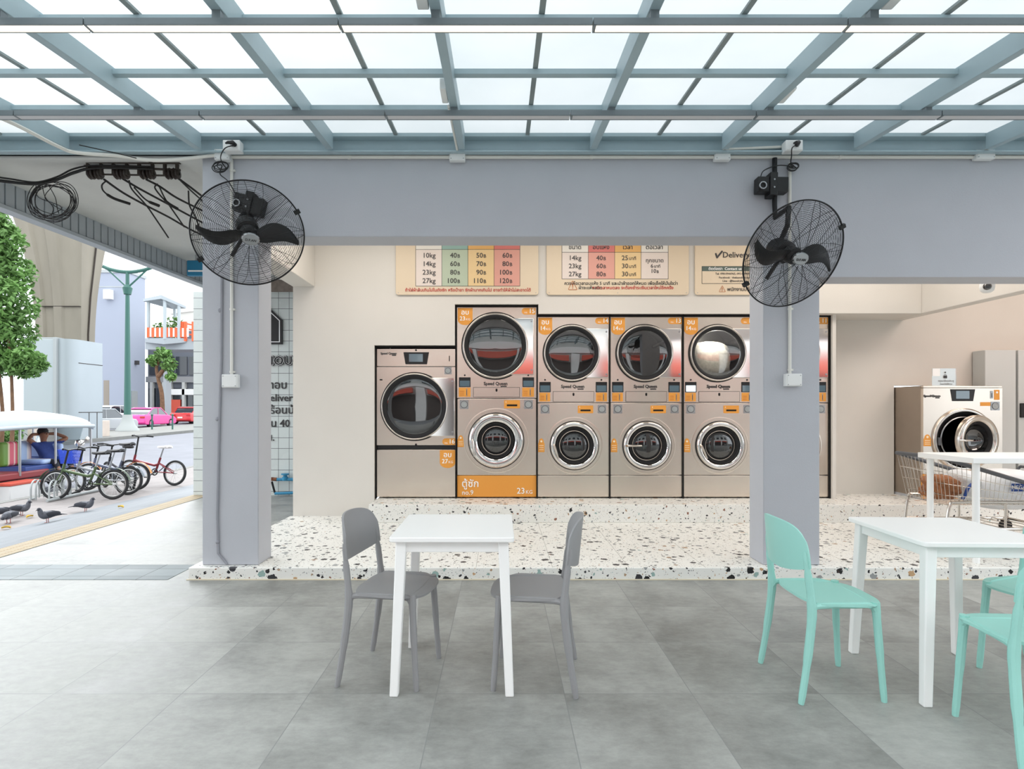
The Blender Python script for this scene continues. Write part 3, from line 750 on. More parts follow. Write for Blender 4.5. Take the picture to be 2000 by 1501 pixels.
    def button(s, cx, cy, w_=17):
        f = s.plate('start_button', cx - w_ / 2, cx + w_ / 2, cy - w_ / 2, cy + w_ / 2, M['silver'], .004)
        b = MB(); b.lathe([(w_ * .36 * s.s, .003), (w_ * .36 * s.s, .008), (w_ * .29 * s.s, .009), (w_ * .27 * s.s, .006), (.0005, .008)], 24, 0, at(s.x(cx), 0, s.z(cy))); b.build('push_knob', M['grey_metal'], f)
        b = MB(); b.lathe([(w_ * .42 * s.s, .0035), (w_ * .42 * s.s, .0048), (w_ * .37 * s.s, .0048)], 24, 0, at(s.x(cx), 0, s.z(cy))); b.build('dark_ring', M['ink'], f)
    def slot(s, x0, x1, y0, y1):
        f = s.plate('coupon_slot', x0, x1, y0, y1, M['orange'], .005, r=.008)
        w_, h_ = x1 - x0, y1 - y0
        s.plate('slot', x0 + w_ * .17, x1 - w_ * .17, y0 + h_ * .52, y0 + h_ * .74, M['gap'], .0062, parent=f)
        b = MB(); b.text('1', h_ * .3 * s.s, at(s.x(x0 + w_ * .12), -.0055, s.z(y0 + h_ * .24)), bold=.02); b.build('lettering', M['paper'], f)
    def lockstk(s, x0, x1, y0, y1):
        w_, h_ = (x1 - x0) * s.s, (y1 - y0) * s.s; cx, cz = s.x((x0 + x1) / 2), s.z((y0 + y1) / 2)
        body = h_ * .66; r = w_ * .40
        pts = [(-w_ / 2, -h_ / 2), (w_ / 2, -h_ / 2), (w_ / 2, -h_ / 2 + body)] + [(r * math.cos(PI * q / 10), -h_ / 2 + body + (h_ - body) * math.sin(PI * q / 10)) for q in range(11)] + [(-w_ / 2, -h_ / 2 + body)]
        b = MB(); b.prism(pts, -.002, .0025, 0, at(cx, 0, cz)); f = b.build('lock_sticker', M['orange'], s.t, label='orange padlock shaped sticker')
        b = MB(); disc(b, cx, cz + h_ * .28, -.0035 + .003, w_ * .16, seg=16)
        for q in range(3): b.prism(rrect(w_ * .7, .006, .002), .002, .0034, 0, at(cx, 0, cz - h_ * (.02 + .15 * q)))
        b.build('print', M['tag_print'], f)
    def brand(s, cx, cy, w_):
        b = MB(); b.text('Speed Queen', w_ * .185 * s.s, at(s.x(cx), -.003, s.z(cy)), bold=.035); b.text('Speed Queen', w_ * .185 * s.s, at(s.x(cx), -.0042, s.z(cy)), bold=.004, mi=1)
        b.prism(rrect(w_ * .26 * s.s, .014, .003), -.001, .002, 0, at(s.x(cx + w_ * .34), 0, s.z(cy + w_ * .11)))
        b.build('brand_badge', [M['ink'], M['paper']], s.t)
    def service(s, x0, x1, y0, y1):
        f = s.plate('service_door', x0, x1, y0, y1, INOX, .004, r=.002)
        b = MB(); cx, cz = s.x((x0 + x1) / 2), s.z(y0 + (y1 - y0) * .28)
        b.prism(rrect(3.6 * s.s, 6 * s.s, 1.7 * s.s), .003, .0055, 0, at(cx, 0, cz)); b.build('keyhole', M['gap'], f)
        b = MB(); w_, h_ = (x1 - x0 + 1.6) * s.s, (y1 - y0 + 1.6) * s.s
        b.prism(rrect(w_, h_, .003), -.002, .0008, 0, at(cx, 0, s.z((y0 + y1) / 2))); b.build('door_outline', M['ink'], f)
M['screen_lit'] = mat('lit_screen', (205, 220, 230), .2, emit=(210, 225, 235), estr=.9)
M['tag_print'] = mat('pale_print', (252, 232, 200), .6)

def seam(mc, y):  # dark joint between panels
    b = MB(); b.box(.002, mc.W - .002, .004, .03, mc.z(y) - .004, mc.z(y) + .004); b.build('panel_seam', M['ink'], mc.t)

def stack14(px0, num, label, handle=0.0, lit=False):
    o = px0 - 1191
    mc = Machine(px0, 142, label, 617, group='stacked washer dryers in the row')
    mc.cabinet(618)
    mc.panel_hole('dryer_panel', 618.5, 785, 1258 + o, 689, 48); seam(mc, 785.6); mc.panel('washer_panel', 786.2, 926.5); seam(mc, 927); mc.panel('kick_panel', 927.5, 969.5)
    mc.dryer_door(1258 + o, 689, 55, 46, 1329 + o, 641, 737)
    mc.display(1195 + o, 1217 + o, 745, 765, lit); mc.display(1305 + o, 1327 + o, 745, 765)
    mc.sticker(1195 + o, 1216 + o, 766, 783); mc.sticker(1305.5 + o, 1327 + o, 766, 783)
    mc.brand(1260 + o, 754, 45); mc.service(1222 + o, 1301 + o, 764, 783)
    mc.button(1206 + o, 798); mc.button(1317 + o, 798, 16); mc.slot(1270 + o, 1300 + o, 791, 806)
    mc.washer_door(1263 + o, 869, 46.5, 30, handle); mc.lockstk(1192.5 + o, 1205 + o, 855, 882)
    mc.tag(1193 + o, 1220 + o, 619.5, 653, 'อบ', '14', 'KG'); mc.number(1304 + o, 1331 + o, 619.5, 632, num)
    return mc
a14 = stack14(1049.5, '14', 'stacked steel washer dryer with tag 14, right beside the tallest stack', math.radians(-72))
a13 = stack14(1191.5, '13', 'stacked steel washer dryer with tag 13, third stack from the left', 0.0)
a12 = stack14(1334, '12', 'stacked steel washer dryer with white laundry in its upper drum, left of the column', math.radians(-66), lit=True)
a11 = stack14(1477, '11', 'stacked steel washer dryer almost hidden behind the right column')

# tall 23 kg stack
mc = Machine(892.5, 155.5, 'tallest stacked steel washer dryer with an orange panel marked 23 KG', 598, group='stacked washer dryers in the row')
mc.cabinet(599)
mc.panel_hole('dryer_panel', 599.5, 776.3, 967.3, 674.7, 55.5); seam(mc, 777); mc.panel('washer_panel', 777.7, 926.8); seam(mc, 927.2)
mc.panel('kick_panel', 927.6, 969.5, m=M['orange'])
mc.dryer_door(967.3, 674.7, 64, 53.5, 1042, 621, 731)
mc.display(896.5, 919, 736, 755); mc.display(1020.5, 1043, 736, 755); mc.sticker(896, 919, 756, 774); mc.sticker(1020, 1043, 756, 774)
mc.brand(968, 748.5, 46); mc.service(925, 1014.5, 756, 774)
mc.button(906.5, 789); mc.button(1032, 789); mc.slot(984.5, 1015.5, 780.5, 796.5)
mc.washer_door(969, 859.4, 53, 29, math.radians(-84)); mc.lockstk(893.5, 906, 849, 872)
mc.tag(894, 923, 600.5, 634, 'อบ', '23', 'KG'); mc.number(1019, 1046, 600.5, 613.5, '15')
b = MB()
b.text('ตู้ซัก', .115, at(mc.x(901.5), -.003, mc.z(944)), align='LEFT', bold=.012); b.text('no.9', .078, at(mc.x(902), -.003, mc.z(961)), align='LEFT', bold=.006)
b.build('lettering', M['paper'], mc.t)
b = MB(); b.text('23', .098, at(mc.x(1025.5), -.003, mc.z(958)), align='RIGHT', bold=.012); b.text('KG', .06, at(mc.x(1026.5), -.003, mc.z(960)), align='LEFT', bold=.006)
b.build('lettering', M['paper'], mc.t)

# big single dryer on the left
mc = Machine(735.5, 154.5, 'single steel tumble dryer with tag 16, lowest machine at the left end of the row', 679, name='tumble_dryer', group=None)
mc.cabinet(679.5)
mc.panel('control_panel', 680, 714.6); seam(mc, 715.2); mc.panel_hole('door_panel', 715.8, 868.4, 810, 793, 58); mc.panel('kick_strip', 869, 876.6, m=M['black'], d0=.012)
mc.panel('lower_panel', 877.2, 969.5)
def trapezoid(mc, x0, x1, y0, y1, nar=.10):
    w_, h_ = (x1 - x0) * mc.s, (y1 - y0) * mc.s
    b = MB(); b.prism([(-w_ / 2, h_ / 2), (w_ / 2, h_ / 2), (w_ / 2 * (1 - nar * 1.6), -h_ / 2), (-w_ / 2 * (1 - nar * 1.6), -h_ / 2)], -.002, .006, 0, at(mc.x((x0 + x1) / 2), 0, mc.z((y0 + y1) / 2)))
    f = b.build('display', M['black'], mc.t, bevel=.002)
    mc.plate('screen', x0 + (x1 - x0) * .22, x1 - (x1 - x0) * .24, y0 + (y1 - y0) * .14, y1 - (y1 - y0) * .2, M['screen'], .0075, parent=f)
trapezoid(mc, 788, 838, 687, 710.5)
mc.brand(759, 689.5, 31)
f = mc.plate('card_slot', 866, 883.5, 689, 708, INOX, .004, r=.002); mc.plate('slot', 877, 878.6, 694, 705, M['gap'], .0055, parent=f)
mc.button(875, 723, 14)
b = MB(); disc(b, mc.x(812.5), mc.z(683), -.002, 1.8 * mc.s, seg=14); disc(b, mc.x(812.5), mc.z(867), -.002, 1.8 * mc.s, seg=14); b.build('lock_bolt', M['black'], mc.t)
mc.plate('latch_hole', 741.5, 747, 739.5, 742, M['gap'], .001)
mc.dryer_door(810, 793, 65, 55.5, 888, 737, 851)
mc.number(864, 889.5, 855, 868, '16'); mc.tag(859, 889.5, 878, 913, 'อบ', '27', 'KG')

# black joints around the recessed machines
b = MB()
yj0, yj1 = 6.745, 6.86
for px, t_ in ((734, 675), (890.7, 596), (1049, 596), (1190.6, 614), (1333.4, 614), (1476.4, 614), (1620, 614)):
    b.box(MX(px) - .0075, MX(px) + .0075, yj0 + .03, yj1, .2937, MZ(t_) - .002)
for xa, xb, t_ in ((734, 890.7, 675.6), (890.7, 1049, 596), (1049, 1620, 614.6)):
    b.box(MX(xa), MX(xb), yj0 + .03, yj1, MZ(t_ + 3.0), MZ(t_))
struct('trim_3', b, M['gap'], smooth=0)

# laundry inside the drums
o = lump('laundry_bundle', 'white patterned laundry filling the upper drum left of the column', 'laundry', ((1397 - CX) * S_, 7.04, H - (701 - CY) * S_), .245, mat('white_patterned_cotton', (228, 220, 206), .9, noise=.18, nscale=26, bump=.6, bscale=16), seed=3, sc=(1.05, .7, .95), folds=.12)

_dl = bpy.data.lights.new('drum_fill_light', 'POINT'); _dl.energy = 9; _dl.shadow_soft_size = .03; _dl.color = (1, .95, .86)  # added fill light to brighten the laundry bundle; no visible source in the drum
_do = bpy.data.objects.new('drum_fill_light', _dl); COL.objects.link(_do); _do.location = ((1400 - CX) * S_, 6.86, H - (699 - CY) * S_ + .29)
# washer with open door on the right
mc = Machine(1803, 155, 'steel front loading washer standing out from the wall with its round door ajar', 752, bot=975.0, D=6.67, name='front_load_washer', depth=1.2)
w3 = mc
b = MB(); a, c, zt = .002, mc.W - .002, mc.z(752)
b.box(a, a + .006, .0405, 1.2, .03, zt); b.box(c - .006, c, .0405, 1.2, .03, zt); b.box(a + .006, c - .006, .0405, 1.2, zt - .006, zt); b.box(a + .006, c - .006, 1.19, 1.2, .03, zt - .006); b.build('cabinet', M['inox_side'], mc.t)
b = MB(); b.box(.01, mc.W - .01, .02, 1.2, -.0005, .075); b.build('plinth', mat('pale_grey_plinth', (206, 208, 214), .6), mc.t)
mc.panel('lid_strip', 752, 756, d1=.04); mc.panel_hole('front_panel', 756.6, 924, 1881, 857, 54.5, d1=.04); mc.panel('kick_panel', 925, 973, m=M['orange'], d1=.04)
trapezoid(mc, 1856, 1904, 758.8, 782)
mc.brand(1820, 772, 32)
f = mc.plate('price_sticker', 1941.5, 1952, 760, 779.5, M['orange'], .0025); b = MB(); disc(b, mc.x(1946.7), mc.z(765), -.003, .012, seg=14); b.build('print', M['paper'], f)
f = mc.plate('card_slot', 1934, 1939, 762, 777, M['silver'], .004, r=.002); mc.plate('slot', 1936, 1937, 766, 775, M['gap'], .0055, parent=f)
mc.plate('orange_strip', 1914.5, 1934, 784, 791.5, M['orange'], .0025); mc.button(1943.5, 791.5, 17); mc.lockstk(1803.8, 1818.5, 847, 870)
X, Z = mc.x(1881), mc.z(857); k = mc.s
b = MB(); b.lathe([(61 * k, -.003), (61 * k, .02), (58 * k, .035), (55 * k, .03), (53 * k, -.03)], 72, 0, at(X, 0, Z)); b.build('door_collar', M['chrome_rim'], mc.t, smooth=60)
b = MB(); b.lathe([(53.5 * k, .004), (45 * k, -.02), (44 * k, -.05)], 64, 0, at(X, 0, Z)); b.build('bellows', M['rubber'], mc.t, smooth=60)
b = MB(); b.lathe([(45 * k, .004), (43.5 * k, .012), (42 * k, .004), (42 * k, -.06)], 64, 0, at(X, 0, Z)); b.build('drum_lip', M['silver'], mc.t, smooth=60)
b = MB(); b.lathe([(42 * k, -.02), (52 * k, -.10), (52 * k, -.5), (.0005, -.5)], 48, 0, at(X, 0, Z)); b.build('drum', mat('dark_drum_steel', (70, 68, 66), .4, .9), mc.t, smooth=60)
# the door itself, swung on its right hinge
hx, hyaw = 1940, math.radians(-13)
DM = Matrix.Translation((mc.x(hx), -.03, Z)) @ Matrix.Rotation(-hyaw, 4, 'Z') @ Matrix.Translation((-47 * k, 0, 0)) @ FACE
b = MB(); b.lathe([(48 * k, -.02), (48 * k, .025), (46 * k, .042), (40 * k, .046), (35 * k, .03), (34 * k, -.03)], 72, 0, DM); d = b.build('washer_door', M['chrome_rim'], mc.t, smooth=60)
b = MB(); b.lathe([(34.5 * k, .028), (30 * k, .0), (28 * k, -.05), (34 * k, -.055)], 56, 0, DM); b.build('glass_seat', M['rubber'], d, smooth=60)
b = MB(); b.lathe([(29 * k, -.0), (27 * k, -.05), (20 * k, -.10), (8 * k, -.12), (.0005, -.122)], 48, 0, DM); b.build('glass_bowl', M['glass_dark'], d, smooth=60)
b = MB(); b.tube([(-47 * k, 0, .035), (-44 * k, 0, .07), (-36 * k, 0, .075), (-24 * k, 0, .07)], [.011, .012, .011, .008], 10, M=DM); b.build('handle', M['chrome'], d)
b = MB()
for q in (-.30, .30): b.lathe([(.008, .040), (.008, .05)], 10, 0, DM @ Matrix.Rotation(q, 4, 'Z') @ Matrix.Translation((42 * k, 0, 0)), cap1=True)
b.build('hinge_bolt', M['silver'], d)
mc.plate('door_latch', 1829, 1834, 853, 868, M['grey_rubber'], .03)
b = MB(); b.text('ตู้ซัก', .10, at(mc.x(1812), -.003, mc.z(941)), align='LEFT', bold=.012); b.text('no.3', .075, at(mc.x(1812), -.003, mc.z(961)), align='LEFT', bold=.006); b.build('lettering', M['paper'], mc.t)
# acrylic notice on top of it
an = thing('acrylic_sign', 'small clear acrylic notice with a padlock symbol on top of the open washer', 'sign', ((1853 - CX) * w3.s, 6.74, .2937 + w3.z(752)))
b = MB(); b.box(-.14, .14, -.003, .003, .0, .205); b.build('panel', M['clear_glass'], an); b = MB(); b.box(-.14, .14, -.035, .035, 0, .004); b.build('base', M['clear_glass'], an)
b = MB(); b.box(-.137, -.05, -.0045, -.0035, .115, .202); b.build('paper_note', M['paper'], an)
b = MB(); b.prism(rrect(.042, .034, .008), 0, .002, 0, at(.01, -.004, .105)); b.lathe([(.014, 0), (.014, .002), (.010, .002), (.010, 0)], 20, 0, at(.01, -.004, .124), a0=0, a1=PI)
b.lathe([(.009, 0), (.009, .002)], 12, 0, at(.01, -.004, .158), cap0=True, cap1=True)
b.text('กรุณาล็อคประตู', .030, at(.02, -.0045, .058)); b.text('ก่อนเริ่มใช้งาน', .026, at(.02, -.0045, .022)); b.build('lettering', M['ink'], an)
# security camera under the right hand beam
sc_ = thing('security_camera', 'white dome security camera fixed beneath the right hand lintel', 'camera', P(1928, 558, 5.3))
b = MB(); b.lathe([(.0005, .035), (.045, .035), (.055, .02), (.058, -.01), (.05, -.045), (.03, -.062), (.0005, -.066)], 28); b.build('housing', M['plastic_white'], sc_, smooth=60)
b = MB(); b.ball((-.028, -.035, -.012), .034, 16, 10); b.build('lens_dome', M['glass_dark'], sc_)
b = MB(); b.tube([(0, 0, .03), (0, 0, .06), (0, .06, .07)], .012, 8); b.build('mount_arm', M['plastic_white'], sc_)

# ================================================================== STRIP LIGHTS under the rafters
M['lamp_on'] = mat('lit_warm_diffuser', (255, 244, 226), .4, emit=(255, 240, 214), estr=1.6)
M['lamp_off'] = mat('unlit_white_diffuser', (206, 206, 208), .5)
M['lamp_body'] = mat('grey_aluminium_profile', (128, 136, 140), .45, .3)
def strip(x0, x1, yn, yf, z, on, label, group):
    t = thing('strip_light', label, 'light', ((x0 + x1) / 2, (yn + yf) / 2, z), 0, group)
    b = MB(); L = (x1 - x0) / 2 - .003; w_ = (yf - yn) / 2
    b.box(-L, L, -w_, w_, .004, .036); b.box(-L, L, -w_, -w_ + .004, 0, .004); b.box(-L, L, w_ - .005, w_, -.003, .004); b.box(-L, -L + .012, -w_, w_, -.001, .004)
    b.build('housing', M['lamp_body'], t, bevel=.001)
    b = MB(); b.box(-L + .012, L, -w_ + .004, w_ - .005, .0, .0039); b.build('diffuser', M['lamp_on'] if on else M['lamp_off'], t)
    b = MB()
    for x in RXB:
        if abs(x - t.location.x) < L: b.box(x - t.location.x - .02, x - t.location.x + .02, -.02, .02, .036, roofz((yn + yf) / 2) - z - .002)
    if b.v: b.build('bracket', M['lamp_body'], t)
wl = lambda px, D: (px - CX) * D / F
names = ['leftmost of the lit strip lights under the canopy', 'second lit strip light from the left under the canopy', 'middle lit strip light of the front row under the canopy',
         'fourth lit strip light from the left under the canopy', 'rightmost of the lit strip lights under the canopy']
for k in range(5): strip(wl(170 + 493.5 * (k - 1), 2.72), wl(170 + 493.5 * k, 2.72), 2.695, 2.748, 3.13, True, names[k], 'lit strip lights in the front row')
o7 = ['leftmost', 'second', 'third', 'fourth', 'fifth', 'sixth', 'rightmost']
for k in range(7):
    lb = f'{o7[k]} of the unlit strip lights in the row near the wall' if k in (0, 6) else f'{o7[k]} unlit strip light from the left in the row near the wall'
    strip(wl(32 + 360.5 * (k - 1), 3.76), wl(32 + 360.5 * k, 3.76), 3.735, 3.79, 3.236, False, lb, 'unlit strip lights in the rear row')
# white cable boxes beside two rafters
g = 'white cable boxes on the rafters'
def cbox(p, sx_, sy_, sz_, label):
    b = MB(); b.box(-sx_ / 2, sx_ / 2, -sy_ / 2, sy_ / 2, -sz_ / 2, sz_ / 2); o = b.build('cable_box', M['plastic_white'], bevel=.006); o.location = p; tag(o, label, 'box', g)
def rx(k): return RXB[k]
cbox((rx(4) - .057, 2.60, roofz(2.60) + .055), .055, .22, .09, 'white cable box on the middle rafter above the lit strip light')
cbox((rx(4) - .050, 3.63, roofz(3.63) + .05), .04, .17, .07, 'white cable box on the middle rafter above the unlit strip light')
cbox((rx(6) + .057, 2.60, roofz(2.60) + .055), .055, .22, .09, 'white cable box right of the rafter at upper right, above the lit row')
cbox((rx(6) + .050, 3.63, roofz(3.63) + .05), .04, .17, .07, 'white cable box right of the rafter at upper right, above the unlit row')

# ================================================================== CONDUITS, BOXES, SOCKETS
M['conduit'] = mat('cream_white_conduit', (226, 224, 216), .4)
M['grey_pipe'] = mat('painted_over_conduit', (150, 151, 158), .6)
ZC = 3.345
b = MB(); b.tube([(-2.15, 4.598, ZC), (6.5, 4.598, ZC)], .0155, 10)
for px in (682, 1155, 1640):
    x = wl(px, 4.6); b.lathe([(.019, -.012), (.019, .012)], 12, M=Matrix.Translation((x, 4.598, ZC)) @ Matrix.Rotation(PI / 2, 4, 'Y'), cap0=True, cap1=True); b.box(x - .008, x + .008, 4.585, 4.61, ZC, ZC + .028)
tag(b.build('conduit', M['conduit']), 'long horizontal white conduit along the top of the lintel', 'conduit')
b = MB(); b.tube(bez([P(-60, 205, 3.55), P(30, 243, 3.92), P(112, 285, 4.32), P(150, 298, 4.46), P(230, 304, 4.55), P(310, 313, 4.57), P(425, 303, 4.565)], 8), .014, 8)
tag(b.build('conduit', M['conduit']), 'sagging white flexible conduit at upper left running down to the corner box', 'conduit')
def vconduit(px, y0, y1, label, clips):
    x = wl(px, 4.605); b = MB(); b.tube([(x, 4.605, P(0, y0, 4.605).z), (x, 4.605, P(0, y1, 4.605).z)], .0125, 10)
    for cy in clips:
        z = P(0, cy, 4.605).z; b.lathe([(.0165, -.008), (.0165, .008)], 12, M=Matrix.Translation((x, 4.605, z)), cap0=True, cap1=True); b.box(x, x + .026, 4.598, 4.62, z - .007, z + .007)
    tag(b.build('conduit', M['conduit']), label, 'conduit')
vconduit(452.5, 312, 732, 'vertical white conduit on the left column behind the left fan', (333, 604, 726))
vconduit(1542.5, 318, 732, 'vertical white conduit on the right column behind the right fan', (603, 722))
x = wl(431, 4.61)
b = MB(); b.tube([P(433, 540, 4.61), P(432, 700, 4.61), P(428, 820, 4.61), P(424, 1010, 4.61), P(426, 1080, 4.61), P(444, 1102, 4.615)], .010, 8)
for y in (606, 818, 1058): q = P(430 if y < 700 else 425, y, 4.61); b.ball(q, .017, 10, 6)
tag(b.build('conduit', M['grey_pipe']), 'thin grey painted conduit running down the left column', 'conduit')
gj = 'white junction boxes along the conduit'
def jbox(p, w_, h_, d_, label, group=gj, nm='junction_box'):
    t = thing(nm, label, 'box', p, 0, group)
    b = MB(); b.box(-w_ / 2, w_ / 2, -d_, 0, -h_ / 2, h_ / 2); b.build('box_body', M['plastic_white'], t, bevel=.005)
    b = MB(); b.box(-w_ / 2 + .006, w_ / 2 - .006, -d_ - .004, -d_, -h_ / 2 + .006, h_ / 2 - .006); b.build('box_lid', M['plastic_white'], t, bevel=.003)
    b = MB()
    for sx_ in (-1, 1):
        for sz_ in (-1, 1): b.lathe([(.004, 0), (.004, .002)], 8, 0, at(sx_ * (w_ / 2 - .014), -d_ - .004, sz_ * (h_ / 2 - .014)), cap1=True)
    b.build('lid_screw', M['grey_metal'], t); return t
jbox((wl(452, 4.60), 4.62, P(0, 744, 4.60).z), .125, .105, .055, 'white junction box at the foot of the conduit on the left column')
jbox((wl(1547, 4.60), 4.62, P(0, 742, 4.60).z), .125, .100, .055, 'white junction box at the foot of the conduit on the right column')
jbox((wl(893, 4.56), 4.61, 3.338), .125, .072, .05, 'white junction box under the middle rafter on the lintel')
jbox((wl(1412, 4.56), 4.61, 3.342), .125, .072, .05, 'white junction box left of the right fan on the lintel')
jbox((wl(1926, 4.56), 4.61, 3.35), .15, .072, .05, 'white junction box near the right edge on the lintel')
jbox((wl(433, 4.55), 4.61, P(0, 301, 4.55).z), .12, .085, .06, 'white junction box below and left of the corner socket')
def socket(px, py, label):
    t = thing('socket_outlet', label, 'socket', (wl(px, 4.48), 4.54, P(0, py, 4.48).z), 0, 'white sockets on the canopy beam')
    b = MB(); b.box(-.066, .066, -.075, 0, -.042, .042); b.build('box_body', M['plastic_white'], t, bevel=.006)
    b = MB(); b.box(-.060, .060, -.080, -.075, -.036, .036); b.build('face_plate', M['plastic_white'], t, bevel=.003)
    b = MB(); b.lathe([(.019, .0), (.019, .006), (.016, .008)], 20, 0, at(.018, -.079, .002), cap1=True); b.build('outlet', M['grey_metal'], t); return t
socket(453, 285, 'white socket outlet on the canopy beam at the left corner'); socket(1550, 285, 'white socket outlet on the canopy beam above the right fan')
b = MB(); b.tube([(wl(1418, 4.55), 4.565, P(0, 290, 4.55).z), (wl(1533, 4.55), 4.555, P(0, 286, 4.55).z)], .011, 8)
tag(b.build('conduit', M['conduit']), 'short white conduit between junction box and the right socket', 'conduit')
for px, px2, lb in ((1412, 1438, 'short slanting white conduit rising from the box left of the right fan'), (1926, 1950, 'short slanting white conduit rising from the box at the right edge')):
    b = MB(); b.tube([(wl(px, 4.56), 4.575, 3.37), (wl(px2, 4.4), 4.42, 3.41)], .012, 8); tag(b.build('conduit', M['conduit']), lb, 'conduit')
b = MB(); b.tube([(rx(4) - .035, 4.565, 3.37), (rx(4) - .038, 4.0, roofz(4.0) + .03), (rx(4) - .038, 3.80, roofz(3.80) + .03)], .010, 8)
tag(b.build('conduit', M['conduit']), 'white conduit running up beside the middle rafter', 'conduit')

# ================================================================== WALL FANS
def fan(C, a, label, blade0, up_pts, box, cord, hook):
    """wall fan: guard centre C, facing a"""
    a = Vector(a).normalized(); C = Vector(C)
    up = Vector((0, 0, 1)); u = up.cross(a).normalized(); v = a.cross(u)
    R3 = Matrix((u, v, a)).transposed().to_4x4()
    t = thing('wall_fan', label, 'fan', C, 0, 'black wall fans on the columns')
    FM = R3
    R = .378
    fz = lambda r: .088 * (1 - (r / R) ** 3.0) + .004
    rzf = lambda r: -.105 * (1 - (r / R) ** 3.0) - .004
    b = MB(); b.tube([(R * 1.012 * math.cos(2 * PI * k / 96), R * 1.012 * math.sin(2 * PI * k / 96), 0) for k in range(96)], .0058, 8, closed=True, M=FM); b.build('guard_rim', M['black_metal'], t)
    for nm, fn, n, r0 in (('front_guard', fz, 30, .062), ('rear_guard', rzf, 24, .085)):
        b = MB()
        for i in range(n):
            r = r0 + (R - r0) * (i + .3) / n
            b.tube([(r * math.cos(2 * PI * k / 72), r * math.sin(2 * PI * k / 72), fn(r)) for k in range(72)], .0013, 3, closed=True, M=FM)
        for i in range(10 if nm == 'front_guard' else 8):
            aa = 2 * PI * i / (10 if nm == 'front_guard' else 8) + .2
            for dd in (-1, 1):
                pts = []
                for q in range(13):
                    r = r0 * .8 + (R - r0 * .8) * q / 12; an = aa + dd * (.045 + .10 * math.sin(PI * q / 12) ** 1.0 * (q / 12) ** .6)
                    pts.append((r * math.cos(an), r * math.sin(an), fn(r) + .0015))
                b.tube(pts, .0018, 4, M=FM)
        b.build(nm, M['black_metal'], t, smooth=0)
    # hub, badge, motor
    b = MB(); b.lathe([(.0005, .040), (.045, .036), (.060, .020), (.062, -.05), (.0005, -.05)], 28, M=FM); b.build('hub', M['black'], t)
    b = MB(); b.lathe([(.062, .076), (.062, .090), (.054, .096), (.0005, .097)], 32, M=FM @ Matrix.Diagonal((1, .72, 1, 1))); bd = b.build('badge', M['silver'], t, label='silver oval badge')
    b = MB(); b.text('D.F.AN', .024, FM @ Matrix.Translation((0, -.006, .0985)), bold=.02); b.build('lettering', M['ink'], bd)
    b = MB(); b.lathe([(.055, -.075), (.078, -.085), (.082, -.10), (.082, -.20), (.07, -.235), (.03, -.245), (.0005, -.245)], 32, M=FM, cap0=True); b.build('motor', M['black'], t)
    # two broad scimitar blades
    for q in range(2):
        th0 = blade0 + PI * q
        def bl(s, w_):
            r = .045 + .300 * s
            ang = th0 - .06 + hook * math.sin(PI * min(1, s * 1.02) ** .9) - .25 * hook * s
            ch = (.075 + .060 * math.sin(PI * min(1, s * 1.05) ** .8)) * (1 - .55 * max(0, s - .72) / .28 * max(0, s - .72) / .28)
            off = (w_ - .5) * ch; pit = math.radians(32 - 14 * s)
            tx, ty = -math.sin(ang), math.cos(ang)
            return (r * math.cos(ang) + tx * off * math.cos(pit), r * math.sin(ang) + ty * off * math.cos(pit), .005 - off * math.sin(pit) + .012 * math.sin(PI * w_))
        b = MB(); b.grid(bl, 18, 8, thick=.004, M=FM); b.build('blade', M['black'], t, smooth=60)
    # mounting arm from the motor back to the wall, control box with ring switch
    W2 = lambda p: Vector(p) - C
    mback = a * -.20
    b = MB(); b.tube([mback] + [W2(p) for p in up_pts], .019, 10); b.build('mounting_arm', M['black_metal'], t)
    bp, roll, bw, bh = box
    BM = Matrix.Translation(W2(bp)) @ Matrix.Rotation(roll, 4, 'Y')
    b = MB(); b.box(-bw / 2, bw / 2, -.04, .04, -bh / 2, bh / 2, M=BM); b.box(-.03, .03, -.055, .05, -bh / 2 - .03, bh / 2 + .03, M=BM); cb = b.build('control_box', M['black'], t, bevel=.006)
    b = MB(); b.lathe([(.030, 0), (.030, .014), (.022, .014), (.020, .004)], 24, 0, BM @ at(-bw / 2 + .035, -.04, -bh * .12)); b.build('switch_ring', M['silver'], cb)
    b = MB()
    for q in (-.03, .03): b.lathe([(.007, .0), (.007, .006)], 10, 0, BM @ at(.0, -.055, q), cap1=True)
    b.build('bolt', M['silver'], cb)
    # short tilt lever under the hub
    b = MB(); b.tube([FM @ Vector((-.03, -.05, -.09)), FM @ Vector((-.10, -.20, -.075))], [.013, .015], 8); b.build('tilt_lever', M['black'], t)
    # rim clamp
    for an in (-.95, 2.2):
        b = MB(); b.box(-.014, .014, -.03, .012, -.012, .012, M=FM @ Matrix.Rotation(an, 4, 'Z') @ Matrix.Translation((0, R + .012, 0))); b.build('rim_clip', M['black'], t)
    b = MB(); pl = [W2(p) for p in cord]
    b.tube(bez(pl, 8), .0042, 6)
    b.build('power_cord', M['black'], t)
    pg = pl[0]
    b = MB(); b.tube([pg, pg + Vector((-.004, -.034, .004)), pg + Vector((-.03, -.052, -.004)), pg + Vector((-.05, -.05, -.01))], [.016, .017, .012, .006], 10); b.build('plug', M['black'], t)
    return t
rnd = random.Random(5)
def coil(cx, cy, D, r, n, squash=.6):
    out = []
    for k in range(n * 8):
        an = 2 * PI * k / 8; rr = r * (1 + .25 * math.sin(k * .37))
        out.append(P(cx + rr * math.cos(an) + 6 * math.sin(k * .11), cy + rr * squash * math.sin(an) + 3 * math.cos(k * .21), D))
    return out
